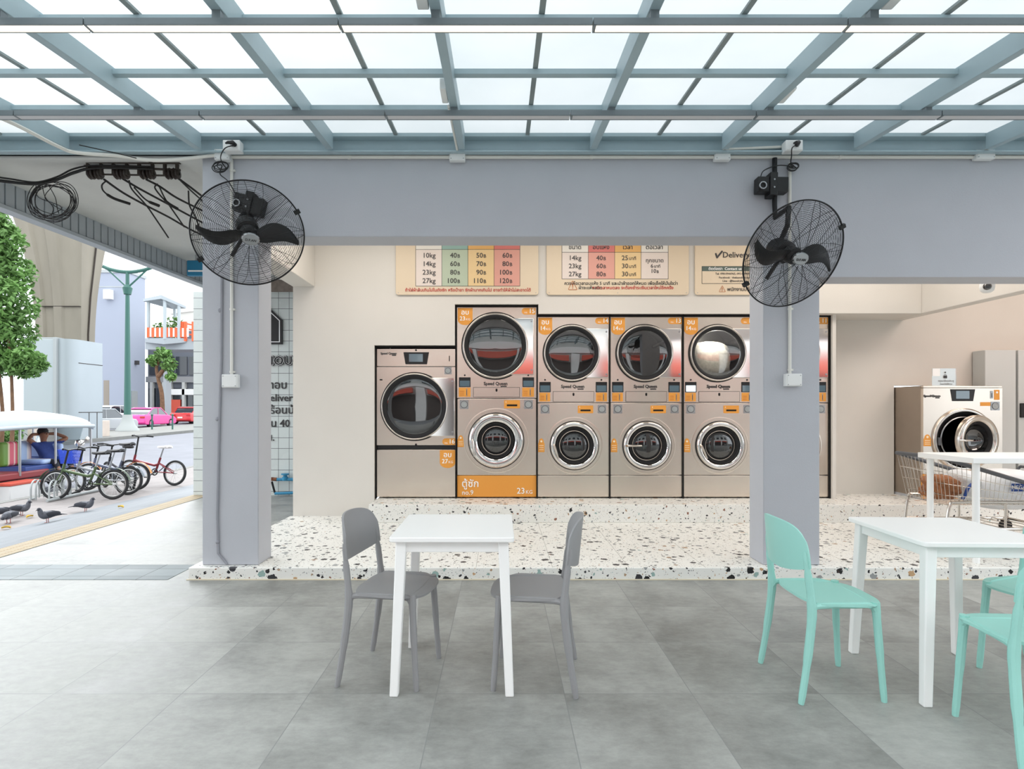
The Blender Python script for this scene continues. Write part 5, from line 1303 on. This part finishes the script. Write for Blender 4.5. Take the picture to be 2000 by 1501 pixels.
for px in (356, 362, 378): b.box(wx(px) - .12, wx(px) + .12, -.1, .1, wz(666), wz(628))
b.build('stair_rail', OR_, wk)

# ---------------------------------------------------------------- greenery
M['leaf'] = mat('green_leaf', (104, 142, 74), .6, noise=.45, nscale=1.4); M['leaf_d'] = mat('deep_green_leaf', (66, 112, 56), .6, noise=.35, nscale=1.6); M['bark'] = mat('brown_bark', (112, 84, 62), .9, noise=.3, nscale=6)
def leaves(b, blobs, n, size, rnd):
    for _ in range(n):
        c, r = rnd.choice(blobs)
        d = Vector((rnd.gauss(0, 1), rnd.gauss(0, 1), rnd.gauss(0, 1))).normalized() * (rnd.random() ** .4)
        p = Vector(c) + Vector((d.x * r[0], d.y * r[1], d.z * r[2])); q = Euler((rnd.uniform(-1.1, 1.1), rnd.uniform(-1.1, 1.1), rnd.uniform(0, 6.3))).to_matrix()
        l, w_ = size * rnd.uniform(.6, 1.3), size * rnd.uniform(.35, .6)
        vs = [p + q @ Vector(v) for v in ((-l, 0, 0), (-l * .2, -w_, l * .12), (l, 0, -l * .15), (-l * .2, w_, l * .12))]
        b.add(vs, [(0, 1, 2, 3)])
def tree(nm, label, base, trunk, blobs, n, size, m, seed, tr=.12):
    t = thing(nm, label, 'tree', base); rnd_ = random.Random(seed)
    for tk in trunk:
        b = MB(); pts = bez(tk, 5); b.tube(pts, [tr * (1 - .6 * i / len(pts)) for i in range(len(pts))], 8); b.build('trunk', M['bark'], t)
    b = MB(); leaves(b, blobs, n, size, rnd_); b.build('foliage', m, t, smooth=0)
    return t
Dt = 21.5; st = Dt / F; tb = P(22, 800, Dt); tb.z = gz(-22, Dt) + .16
def tp(px, py, dy=0.0): v = P(px, py, Dt + dy); return (v.x - tb.x, v.y - tb.y, v.z - tb.z)
R_ = lambda p: (p * st, p * st * 1.1, p * st * .9)
tree('street_tree', 'big leafy green tree at the left edge beside the concrete pier', tb,
     [[(0, 0, 0), (.05, 0, 1.2), tp(20, 700), tp(5, 600)], [(-.55, .2, 0), (-.5, .2, 1.5), tp(-10, 660), tp(-20, 560)]],
     [(tp(-5, 470), R_(44)), (tp(15, 530, .6), R_(46)), (tp(10, 590), R_(54)), (tp(-30, 620, -.4), R_(58)), (tp(12, 650, .3), R_(52)), (tp(-10, 700, .2), R_(42)), (tp(48, 708), R_(34)), (tp(-20, 440), R_(38)), (tp(70, 712), (22 * st, 16 * st, 9 * st))],
     7600, .14, M['leaf'], 3, tr=.075)
Dt = 49.0; st = Dt / F; tb = P(318, 838, Dt); tb.z = gz(-28, Dt)
tree('street_tree', 'slim crooked tree with sparse leaves in front of the dark shop', tb, [[(0, 0, 0), tp(316, 770), tp(309, 740), tp(306, 715), tp(318, 690)], [tp(309, 735), tp(325, 715), tp(338, 705)]],
     [(tp(318, 692), R_(16)), (tp(330, 712), R_(14)), (tp(300, 704), R_(12)), (tp(334, 735), R_(9))], 900, .22, M['leaf'], 8, tr=.2)
Dt = 47.5; st = Dt / F; tb = P(322, 665, 52); tb.z = wk.location.z + wz(662)
t = thing('planter_shrubs', 'green potted shrubs on the covered footbridge', 'plants', tb); b = MB()
leaves(b, [((-.9, .6, .8), (.8, .4, .8)), ((.5, .6, 1.1), (.9, .4, 1.1))], 500, .16, random.Random(2)); b.build('foliage', M['leaf'], t, smooth=0)
hp = Vector((-20.6, 21.0, gz(-22, 21) + .16))
t = thing('hedge', 'clipped green hedge on the median seen under the three-wheeler roof', 'hedge', hp); b = MB(); rnd_ = random.Random(4)
leaves(b, [((-.2, y, .42), (.7, 1.1, .42)) for y in (-3, -1.5, 0, 1.5, 3)], 3600, .10, rnd_); b.build('foliage', M['leaf'], t, smooth=0)
b = MB(); b.box(-20.62, -20.4, 25.2, 30.2, gz(-20.5, 27), gz(-20.5, 27) + 1.0); tag(b.build('low_wall', mat('beige_low_wall', (206, 192, 180), .85, noise=.08, nscale=2), bevel=.02), 'low beige wall on the median behind the three-wheeler front', 'wall')

# ---------------------------------------------------------------- vehicles on the far road
def car(name, label, corner, rz, body, L=4.5, Wd=1.76, Hh=1.5, kind='sedan', tail=True, lamp=(190, 30, 30)):
    """corner: right rear ground corner; +y is forward"""
    t = thing(name, label, 'car', corner, rz)
    bm_ = mat('car_paint_%d_%d_%d' % body, body, .25, .1, coat=.6)
    w2 = Wd
    def side(pts, x0, x1, nm, m, bev=.04): b = MB(); b.prism(pts, x0, x1, 0, Matrix(((0, 0, 1, 0), (1, 0, 0, 0), (0, 1, 0, 0), (0, 0, 0, 1)))); return b.build(nm, m, t, bevel=bev, seg=3)
    if kind == 'sedan': low = [(0, .35), (.02, .85), (.12, .98), (.95, 1.0), (3.1, .96), (4.2, .80), (4.48, .62), (4.5, .32), (4.3, .22), (.2, .22)]; top = [(.55, .97), (1.15, 1.42), (1.6, 1.49), (2.3, 1.48), (3.25, .95)]
    else: low = [(0, .4), (.02, .95), (.1, 1.05), (3.2, 1.04), (4.3, .92), (4.5, .72), (4.5, .36), (4.3, .26), (.2, .26)]; top = [(.08, 1.03), (.35, 1.56), (.7, 1.66), (2.3, 1.66), (3.25, 1.02)]
    ky, kz = L / 4.5, Hh / (1.5 if kind == 'sedan' else 1.66)
    low = [(y * ky, z * kz) for y, z in low]; top = [(y * ky, z * kz) for y, z in top]
    side(low, -w2, 0, 'body', bm_, .06)
    side(top, -w2 + .10, -.10, 'cabin_glass', M['car_window'], .03)
    rf = [(top[1][0] - .06, top[1][1] - .02), (top[2][0], top[2][1]), (top[3][0] + .05, top[3][1]), (top[3][0] + .1, top[3][1] + .045 - .02), (top[2][0], top[2][1] + .04), (top[1][0] - .04, top[1][1] + .03)]
    side(rf, -w2 + .12, -.12, 'roof', bm_, .02)
    for xx in (-w2 + .10, -.10):
        b = MB()
        for i in range(len(top) - 1): b.tube([(xx, top[i][0], top[i][1]), (xx, top[i + 1][0], top[i + 1][1])], .035, 6)
        ym = (top[2][0] + top[3][0]) / 2; b.tube([(xx, ym, low[3][1] - .02), (xx, ym - .05, top[2][1])], .03, 6)
        b.build('window_frame', bm_, t)
    for yy in (.85 * ky, 3.62 * ky):
        for xx in (-.10, -w2 + .10):
            WM = Matrix.Translation((xx, yy, .32)) @ Matrix.Rotation(PI / 2, 4, 'Y')
            b = MB(); b.lathe([(.19, -.10), (.30, -.11), (.32, -.08), (.32, .08), (.30, .11), (.19, .10)], 22, M=WM); wh = b.build('wheel', M['rubber'], t)
            b = MB(); b.lathe([(.20, .09), (.17, .10), (.06, .08), (.0005, .085)], 22, M=WM)
            for q in range(5): b.box(.05, .19, -.02, .02, .085, .105, M=WM @ Matrix.Rotation(2 * PI * q / 5, 4, 'Z'))
            b.build('rim', M['silver'], wh)
    for xx in (-w2 + .02, -.36):
        b = MB(); b.box(xx, xx + .34, -.02, .06, .70 * kz, .86 * kz); b.build('tail_light', mat('red_tail_lens', (190, 40, 44), .2), t, bevel=.02)
    b = MB(); b.box(-w2 / 2 - .2, -w2 / 2 + .2, -.03, .0, .52, .64); b.build('number_plate', M['paper'], t)
    return t
M['car_window'] = mat('dark_car_glass', (46, 54, 60), .06, 0, coat=1.0)
def corner(px, D, dz=0): X = (px - CX) * D / F; return (X, D, gz(X, D) + dz)
car('taxi', 'bright pink taxi saloon on the far road beside the lamp post', corner(283, 43), math.radians(2), (240, 60, 150))
car('car', 'red car at the right of the pink taxi, cut off by the tiled wall', corner(372, 50), math.radians(3), (206, 38, 42))
car('car', 'silver grey car at the left of the lamp post, its front wheel showing', corner(176, 34.3), 0, (176, 178, 182), kind='suv', L=4.6)
car('car', 'white people carrier behind the silver car and the lamp post', corner(214, 46.5), 0, (222, 224, 226), kind='suv', Hh=1.62)
car('car', 'dark grey car above the three-wheeler roof at the left edge', corner(-45, 25.5), 0, (70, 78, 84), Hh=1.5)

# ---------------------------------------------------------------- three-wheeler taxi with its driver
tk = thing('three_wheeler', 'three-wheeled open taxi with a silver roof parked behind the bicycles', 'vehicle', (-9.35, 10.3, -.41))
M['tk_roof'] = mat('silver_roof_canvas', (158, 166, 178), .45, .2, noise=.05, nscale=3); M['tk_red'] = mat('maroon_panel', (132, 46, 50), .4); M['tk_blue'] = mat('blue_panel', (36, 62, 128), .4)
b = MB()
def roof_pt(u, v):
    x = -1.36 + 1.40 * u; y = -.1 + 3.05 * v
    z = 1.40 + .30 * math.sin(PI * u) ** .45 - .10 * (2 * v - 1) ** 4 + .02 * math.sin(v * PI * 4) * (1 - abs(2 * u - 1))
    return (x, y, z)
b.grid(roof_pt, 16, 20, thick=.03); b.build('roof', M['tk_roof'], tk, smooth=60)
b = MB(); b.tube([(.04, -.1, 1.36), (.05, 1.4, 1.40), (.03, 2.95, 1.36)], .04, 8); b.tube([(-1.36, -.1, 1.36), (-1.36, 2.95, 1.36)], .04, 8); b.build('roof_rail', M['clad'], tk)
for y in (-.05, .95, 1.85, 2.9):
    for x in (0, -1.32):
        b = MB(); b.tube([(x, y, .45), (x, y, 1.38)], .022, 8); b.build('roof_post', M['silver'], tk)
b = MB(); b.box(-1.3, .0, -.1, 1.7, .38, .52); b.build('side_sill', M['tk_red'], tk, bevel=.03)
b = MB(); b.box(-1.28, -.02, -.1, 2.2, .24, .38); b.build('chassis', M['ink'], tk, bevel=.02)
b = MB(); b.box(-1.2, -.06, 1.15, 2.0, .38, .60); b.build('seat_box', M['tk_blue'], tk, bevel=.02)
b = MB(); b.hexa([(-1.2, 2.2, .24), (-.1, 2.2, .24), (-.35, 3.0, .30), (-.95, 3.0, .30)], [(-1.2, 2.2, .72), (-.1, 2.2, .72), (-.4, 2.9, .80), (-.9, 2.9, .80)]); b.build('nose', M['tk_blue'], tk, bevel=.05)
b = MB(); b.hexa([(-1.15, 2.62, .72), (-.15, 2.62, .72), (-.15, 2.66, .72), (-1.15, 2.66, .72)], [(-1.15, 2.86, 1.34), (-.15, 2.86, 1.34), (-.15, 2.89, 1.34), (-1.15, 2.89, 1.34)]); b.build('windscreen', M['clear_glass'], tk)
b = MB(); b.lathe([(.09, 0), (.10, .05), (.08, .12), (.0005, .14)], 18, M=Matrix.Translation((-.15, 2.75, .92))); b.build('headlamp', M['chrome'], tk)
b = MB(); b.tube([(-.02, 2.6, .95), (.10, 2.62, 1.05)], .012, 6); b.ball((.12, 2.62, 1.08), .06, 12, 8, sc=(.5, 1, 1)); b.build('mirror', M['chrome_rim'], tk)
stripes = NT('striped_seat_vinyl'); sy = stripes.sep(stripes.obj)
stripes.t.links.new(stripes.ramp(stripes.math('FRACT', stripes.math('SUBTRACT', stripes.math('MULTIPLY', sy[1], 1.9), 2.12)), [(0, (112, 150, 66)), (.28, (216, 196, 160)), (.36, (214, 96, 112)), (.55, (230, 190, 180)), (.62, (196, 70, 90)), (.72, (112, 150, 66)), (.9, (160, 104, 52))], 'CONSTANT'), stripes.b.inputs['Base Color'])
stripes2 = NT('white_blue_striped_vinyl'); sy = stripes2.sep(stripes2.obj)
stripes2.t.links.new(stripes2.ramp(stripes2.math('FRACT', stripes2.math('MULTIPLY', sy[1], 1.6)), [(0, (232, 230, 226)), (.35, (206, 120, 140)), (.5, (96, 124, 190)), (.75, (176, 196, 226))], 'LINEAR'), stripes2.b.inputs['Base Color'])
b = MB(); b.box(-.62, -.50, 1.12, 1.60, .60, 1.09); b.build('seat_back', stripes.m, tk, bevel=.05); b = MB(); b.box(-.6, -.1, 1.62, 2.0, .60, .70); b.build('bench', stripes2.m, tk, bevel=.04)
b = MB(); b.box(-.72, -.62, 1.62, 2.02, .60, 1.08); b.build('seat_back', stripes2.m, tk, bevel=.04); b = MB(); b.box(-1.0, -.2, 2.25, 2.36, .62, 1.0); b.build('seat_back', stripes2.m, tk, bevel=.04)
def simple_wheel(parent, c, r, wd, nm='wheel', rot=Matrix.Rotation(PI / 2, 4, 'Y')):
    WM = Matrix.Translation(c) @ rot; b = MB(); b.lathe([(r * .6, -wd), (r * .94, -wd * 1.1), (r, -wd * .7), (r, wd * .7), (r * .94, wd * 1.1), (r * .6, wd)], 26, M=WM); o = b.build(nm, M['rubber'], parent)
    b = MB(); b.lathe([(r * .62, wd * .9), (r * .5, wd * .6), (.0005, wd * .8)], 20, M=WM); b.build('rim', M['silver'], o); return o
simple_wheel(tk, (-.10, .75, .24), .24, .07); simple_wheel(tk, (-1.2, .75, .24), .24, .07); simple_wheel(tk, (-.65, 2.72, .24), .24, .06)
t = thing('cool_box', 'white cool box with a red lid on the sill of the three-wheeler', 'box', (-9.15, 10.98, -.41 + .03)); b = MB(); b.box(-.14, .14, -.36, .36, 0, .30); b.build('box_body', M['pale_sign'], t, bevel=.015); b = MB(); b.box(-.155, .155, -.375, .375, .30, .35); b.build('lid', M['red_sign'], t, bevel=.01)
# driver lounging with both hands behind his head
def person(loc, rz):
    t = thing('person', 'person in a navy shirt and dark trousers lounging in the three-wheeler, hands behind the head', 'person', loc, rz)
    J = [((0, 0, .10), .12), ((-.06, 0, .30), .125), ((-.14, 0, .50), .135), ((-.17, 0, .58), .06), ((-.17, 0, .66), .058), ((-.155, 0, .74), .098), ((-.15, 0, .82), .085)]
    E_ = [(i, i + 1) for i in range(6)]
    def chain(root, pts):
        pr_ = root
        for p, r in pts: J.append((p, r)); E_.append((pr_, len(J) - 1)); pr_ = len(J) - 1
    for s in (-1, 1):
        chain(2, [((-.12, s * .19, .53), .062), ((-.02, s * .36, .64), .048), ((-.02, s * .40, .66), .044), ((-.14, s * .24, .76), .036), ((-.21, s * .10, .76), .032), ((-.25, s * .03, .75), .028)])
        chain(0, [((.04, s * .10, .08), .09), ((.30, s * .15, .20), .075), ((.40, s * .15, .18), .062), ((.47, s * .14, .06), .052), ((.52, s * .13, -.06), .038), ((.64, s * .12, -.08), .034)])
    me = bpy.data.meshes.new('body'); me.from_pydata([p for p, r in J], E_, []); o = bpy.data.objects.new('body', me); COL.objects.link(o); o.parent = t
    md = o.modifiers.new('skin', 'SKIN'); md.use_smooth_shade = True
    for i, (p, r) in enumerate(J): me.skin_vertices[0].data[i].radius = (r, r)
    me.skin_vertices[0].data[0].use_root = True
    sb = o.modifiers.new('sub', 'SUBSURF'); sb.levels = 2; sb.render_levels = 2
    bpy.context.view_layer.update(); me2 = bpy.data.meshes.new_from_object(o.evaluated_get(bpy.context.evaluated_depsgraph_get()))
    o.modifiers.clear(); o.data = me2; me2.name = 'body'
    for mm in (mat('brown_skin', (140, 96, 72), .6), mat('navy_shirt', (40, 58, 118), .85, noise=.15, nscale=18), mat('dark_trousers', (34, 36, 44), .9)): me2.materials.append(mm)
    for p in me2.polygons:
        c = p.center; k = 0
        arm = abs(c.y) > .15 or c.z > .70
        if c.z < .18 or c.x > .12: k = 2
        elif c.z < .60: k = 1
        if c.z >= .40 and c.x < .12 and abs(c.y) > .33: k = 0
        if c.x > .50: k = 0
        p.material_index = k
    me2.shade_smooth()
    b = MB(); b.ball((-.192, 0, .815), .100, 18, 12, sc=(1.0, 1.02, .95)); b.build('hair', mat('black_hair', (30, 26, 24), .8, bump=.5, bscale=60), t)
    b = MB(); b.ball((-.055, 0, .765), .016, 8, 6, sc=(1, .8, 1.3)); b.build('nose', MATS['brown_skin'], t)
    for s in (-1, 1):
        b = MB(); b.ball((-.068, s * .034, .785), .011, 8, 6); b.build('eye', M['ink'], t)
    return t
person((-9.72, 12.45, -.45 + .49), math.radians(-18))

# ================================================================== BICYCLES AND RACK
M['spoke'] = mat('bright_spoke', (190, 190, 188), .3, .9); M['tyre'] = mat('bicycle_tyre', (34, 34, 36), .75)
def bicycle(pf, prr, label, frame, saddle=(34, 34, 36), basket=None, fender=None, R=.255, lean=5, bar_h=.84, sad_h=.80):
    """pf / prr: ground contact of front and rear wheel; local +x runs to the front"""
    pf, prr = Vector(pf), Vector(prr); d = pf - prr; L = math.hypot(d.x, d.y)
    t = thing('bicycle', label, 'bicycle', prr, math.atan2(d.y, d.x), 'bicycles at the rack')
    t.rotation_euler = (math.radians(lean), -math.atan2(d.z, L), math.atan2(d.y, d.x))
    fm = mat('bike_paint_%d_%d_%d' % frame, frame, .35, .2)
    for nm, x in (('rear_wheel', 0), ('front_wheel', L)):
        WM = Matrix.Translation((x, 0, R)) @ Matrix.Rotation(PI / 2, 4, 'X')
        b = MB(); b.tube([(x + (R - .022) * math.cos(2 * PI * k / 40), 0, R + (R - .022) * math.sin(2 * PI * k / 40)) for k in range(40)], .022, 8, closed=True); w_ = b.build(nm, M['tyre'], t)
        b = MB(); b.tube([(x + (R - .052) * math.cos(2 * PI * k / 40), 0, R + (R - .052) * math.sin(2 * PI * k / 40)) for k in range(40)], .010, 6, closed=True)
        for k in range(20):
            a = 2 * PI * k / 20; b.tube([(x + .02 * math.cos(a), .02 * (-1) ** k, R + .02 * math.sin(a)), (x + (R - .055) * math.cos(a + .15), 0, R + (R - .055) * math.sin(a + .15))], .0016, 4)
        b.lathe([(.022, -.04), (.022, .04)], 12, M=WM, cap0=True, cap1=True); b.build('spokes', M['spoke'], w_)
    bbx, bbz = L * .40, .27; hx, hz_ = L - .12, .56
    b = MB()
    b.tube([(hx + .015, 0, hz_ - .06), (bbx + .05, 0, .40), (bbx - .03, 0, .42)], .026, 10)                       # main beam
    b.tube([(bbx + .02, 0, bbz), (bbx - .04, 0, .45), (bbx - .075, 0, .56)], .021, 10)                           # seat tube
    for s in (-.045, .045): b.tube([(bbx, s * .5, bbz), (0, s, R)], .011, 8); b.tube([(bbx - .04, s * .4, .45), (0, s, R)], .010, 8)
    b.tube([(hx + .03, 0, hz_ - .12), (hx - .005, 0, hz_ + .05)], .023, 10); b.build('frame', fm, t)
    b = MB()
    for s in (-.05, .05): b.tube([(hx + .03, s * .6, hz_ - .12), (hx + .05, s, R + .12), (L, s, R)], .012, 8)
    b.build('fork', fm, t)
    b = MB(); b.tube([(hx - .005, 0, hz_ + .04), (hx - .05, 0, bar_h)], .016, 8)
    b.tube(bez([(hx - .14, -.27, bar_h + .01), (hx - .07, -.14, bar_h + .02), (hx - .05, 0, bar_h), (hx - .07, .14, bar_h + .02), (hx - .14, .27, bar_h + .01)], 5), .012, 8); hb = b.build('handlebar', M['black_metal'], t)
    b = MB()
    for s in (-1, 1): b.tube([(hx - .09, s * .17, bar_h + .02), (hx - .15, s * .28, bar_h + .01)], .017, 8)
    b.build('grip', M['rubber'], hb)
    b = MB(); b.tube([(bbx - .06, 0, .52), (bbx - .13, 0, sad_h - .03)], .014, 8); b.build('seat_post', M['silver'], t)
    b = MB()
    def sad(u, v):
        a = (v - .5) * 2; wd = .075 * (1 - u) ** .8 + .022
        return (bbx - .26 + .26 * u, math.copysign(abs(a) ** .8, a) * wd, sad_h + .012 - .03 * a * a + .02 * (1 - u) ** 2)
    b.grid(sad, 8, 8, thick=.035); b.build('saddle', mat('saddle_%d' % saddle[0], saddle, .6), t, smooth=60)
    WM = Matrix.Translation((bbx, .05, bbz)) @ Matrix.Rotation(-PI / 2, 4, 'X')
    b = MB(); b.lathe([(.070, -.003), (.075, 0), (.070, .003), (.055, .003), (.055, -.003), (.070, -.003)], 24, M=WM)
    for q in range(5): b.box(0, .06, -.006, .006, -.003, .003, M=WM @ Matrix.Rotation(2 * PI * q / 5, 4, 'Z'))
    b.tube([(bbx, .06, bbz), (bbx + .11, .07, bbz - .10)], .009, 6); b.tube([(bbx, -.06, bbz), (bbx - .11, -.07, bbz + .10)], .009, 6)
    b.box(bbx + .07, bbx + .15, .07, .15, bbz - .115, bbz - .095); b.box(bbx - .15, bbx - .07, -.15, -.07, bbz + .095, bbz + .115); b.build('crankset', M['black_metal'], t)
    if fender:
        fmm = mat('fender_%d_%d_%d' % fender, fender, .35, .3)
        for nm, x, a0, a1 in (('fender', 0, .1, 2.9), ('fender', L, .35, 2.6)):
            b = MB(); b.grid(lambda u, v: (x + (R + .02) * math.cos(a0 + (a1 - a0) * u), (v - .5) * .055, R + (R + .02) * math.sin(a0 + (a1 - a0) * u)), 16, 2, thick=.006); b.build(nm, fmm, t, smooth=60)
    if basket:
        b = MB(); bx0, bz0 = hx + .03, bar_h - .27
        bm2 = mat('basket_%d_%d_%d' % basket, basket, .5)
        for k in range(5):
            z = bz0 + .24 * k / 4; g_ = .82 + .18 * k / 4
            b.tube([(bx0 + .02, -.15 * g_, z), (bx0 + .26 * g_, -.15 * g_, z), (bx0 + .26 * g_, .15 * g_, z), (bx0 + .02, .15 * g_, z)], .006, 5, closed=True)
        for k in range(13):
            v = -.15 + .3 * k / 12; b.tube([(bx0 + .26 * .82, v * .82, bz0), (bx0 + .26, v, bz0 + .24)], .006, 5)
            u = .02 + .24 * k / 12
            for s in (-.15, .15): b.tube([(bx0 + u * .82, s * .82, bz0), (bx0 + u, s, bz0 + .24)], .006, 5)
        b.box(bx0 + .02, bx0 + .21, -.123, .123, bz0 - .004, bz0 + .004)
        b.build('basket', bm2, t)
    return t
bicycle(G(107, 976), G(220, 975), 'olive green folding bicycle, nearest of the parked bicycles', (74, 92, 58), fender=(58, 74, 50), sad_h=.80)
bicycle(G(138, 967), G(249, 966), 'bicycle with a bright blue front basket behind the green one', (150, 152, 156), basket=(40, 78, 196), fender=(96, 104, 112))
bicycle(G(170, 957), G(266, 957), 'bicycle with orange rear mudguard behind the blue basket', (90, 96, 116), fender=(206, 130, 62), sad_h=.88)
bicycle(G(205, 951), G(252, 962), 'dark bicycle with black saddle between the blue basket and the orange mudguard', (44, 46, 54), sad_h=.84)
bicycle(G(250, 946), G(340, 948), 'dark red folding bicycle with a white saddle, farthest right of the row', (122, 34, 44), saddle=(236, 236, 234), sad_h=.78, bar_h=.98)
rk2 = thing('bicycle_rack', 'low grey tubular bicycle rack holding the green bicycle', 'rack', G(92, 978))
def rr_(px, py, h=0.0): v = G(px, py) - rk2.location; return Vector((v.x, v.y, v.z + h))
b = MB(); b.tube([rr_(56, 979, .03), rr_(70, 976, .03)], .02, 8); b.tube([rr_(92, 981, .03), rr_(200, 958, .03)], .025, 8); b.build('base_bar', M['grey_metal'], rk2)
for px, py in ((60, 979), (70, 978), (96, 980), (106, 978), (124, 973), (136, 971)):
    a_ = rr_(px, py, .02); c_ = a_ + Vector((-.10, .30, 0))
    b = MB(); b.tube([a_, a_ + Vector((0, 0, .18))] + [(a_ + c_) / 2 + (a_ - c_) / 2 * math.cos(q) + Vector((0, 0, .18 + .14 * math.sin(q))) for q in [PI * k / 8 for k in range(1, 8)]] + [c_ + Vector((0, 0, .18)), c_], .014, 8); b.build('hoop', M['grey_metal'], rk2)

bs = thing('blue_sign', 'small blue sign at the far end of the ribbed fascia behind the left fan', 'sign', P(385, 524, 7.5))
b = MB(); b.box(-.12, .12, -.03, .03, -.10, .10); b.build('panel', mat('blue_sign_face', (36, 122, 160), .5), bs, bevel=.01); b = MB(); b.box(-.10, .10, -.034, -.03, -.05, -.03); b.build('white_band', M['paper'], bs); b = MB(); b.box(-.02, .02, -.01, .01, .10, .175); b.build('hanger', M['grey_metal'], bs)

# ================================================================== PIGEONS and fallen leaves
M['pig'] = mat('grey_pigeon_feathers', (92, 94, 102), .7, noise=.25, nscale=30); M['pig_d'] = mat('dark_wing_feathers', (58, 60, 68), .7, noise=.2, nscale=30); M['pig_leg'] = mat('pink_bird_leg', (176, 96, 92), .6)
def pigeon(p, rz, label, peck=False):
    t = thing('pigeon', label, 'pigeon', p, rz, 'pigeons on the pavement'); t.scale = (.85, .85, .85)
    hd = (.135, 0, .10) if peck else (.115, 0, .225)
    sp = bez([(-.20, 0, .10), (-.12, 0, .115), (-.04, 0, .125), (.05, 0, .125), (.09, 0, .15 if not peck else .13), hd, (hd[0] + .03, 0, hd[2] - .005)], 5)
    n = len(sp); kr = [.012, .030, .058, .062, .042, .027, .012]
    rad = [kr[min(6, int(6 * i / (n - 1)))] * (1 - (6 * i / (n - 1)) % 1) + kr[min(6, int(6 * i / (n - 1)) + 1)] * ((6 * i / (n - 1)) % 1) for i in range(n)]
    b = MB(); b.tube(sp, rad, 14); b.build('body', M['pig'], t, smooth=70)
    b = MB(); b.ball((hd[0] + .005, 0, hd[2]), .028, 12, 8); b.build('head', M['pig_d'], t)
    b = MB(); b.tube([(hd[0] + .026, 0, hd[2] - .004), (hd[0] + .052, 0, hd[2] - .016)], [.008, .002], 6); b.build('beak', M['ink'], t)
    b = MB(); b.hexa([(-.27, -.03, .085), (-.27, .03, .085), (-.14, .035, .105), (-.14, -.035, .105)], [(-.27, -.03, .092), (-.27, .03, .092), (-.14, .035, .125), (-.14, -.035, .125)]); b.build('tail', M['pig_d'], t, bevel=.003)
    for s in (-1, 1):
        b = MB(); b.ball((-.05, s * .050, .135), .09, 14, 8, sc=(1.25, .22, .50)); b.build('wing', M['pig_d'], t)
        b = MB(); b.tube([(.0, s * .025, .08), (.005, s * .025, .035), (-.005, s * .025, .004)], .005, 6)
        for q in (-.5, 0, .5): b.tube([(-.005, s * .025, .004), (.03 * math.cos(q), s * .025 + .03 * math.sin(q), .003)], .0035, 5)
        b.build('leg', M['pig_leg'], t)
pigeon(G(167, 999), math.radians(8), 'dark pigeon walking to the right in front of the bicycle rack')
pigeon(G(93, 1020), math.radians(-115), 'grey pigeon facing the viewer, right of the group of pigeons')
pigeon(G(17, 1021), math.radians(-80), 'dark pigeon facing the viewer at the lower left of the group', True)
pigeon(G(42, 1006), math.radians(10), 'dark pigeon in profile facing right above the others', False)
pigeon(G(-2, 1012), math.radians(200), 'pigeon cut by the left edge of the picture', True)
M['dry_leaf'] = mat('yellow_dry_leaf', (206, 172, 70), .7)
for k, (px, py, lb) in enumerate(((12, 1033, 'yellow fallen leaf below the pigeons'), (58, 1011, 'pale fallen leaf between the pigeons'), (236, 992, 'yellow fallen leaf in front of the green bicycle'))):
    b = MB(); b.grid(lambda u, v: (.05 * (u - .5) * 2, .026 * (v - .5) * 2 * math.sin(PI * (.08 + .84 * u)), .012 + .02 * (v - .5) ** 2 * 4 + .012 * math.sin(3 * u)), 8, 6, thick=.003)
    o = b.build('fallen_leaf', M['dry_leaf']); g_ = G(px, py); o.location = g_; o.rotation_euler = (0, 0, k * 1.3 + .2); tag(o, lb, 'leaf', 'fallen leaves')
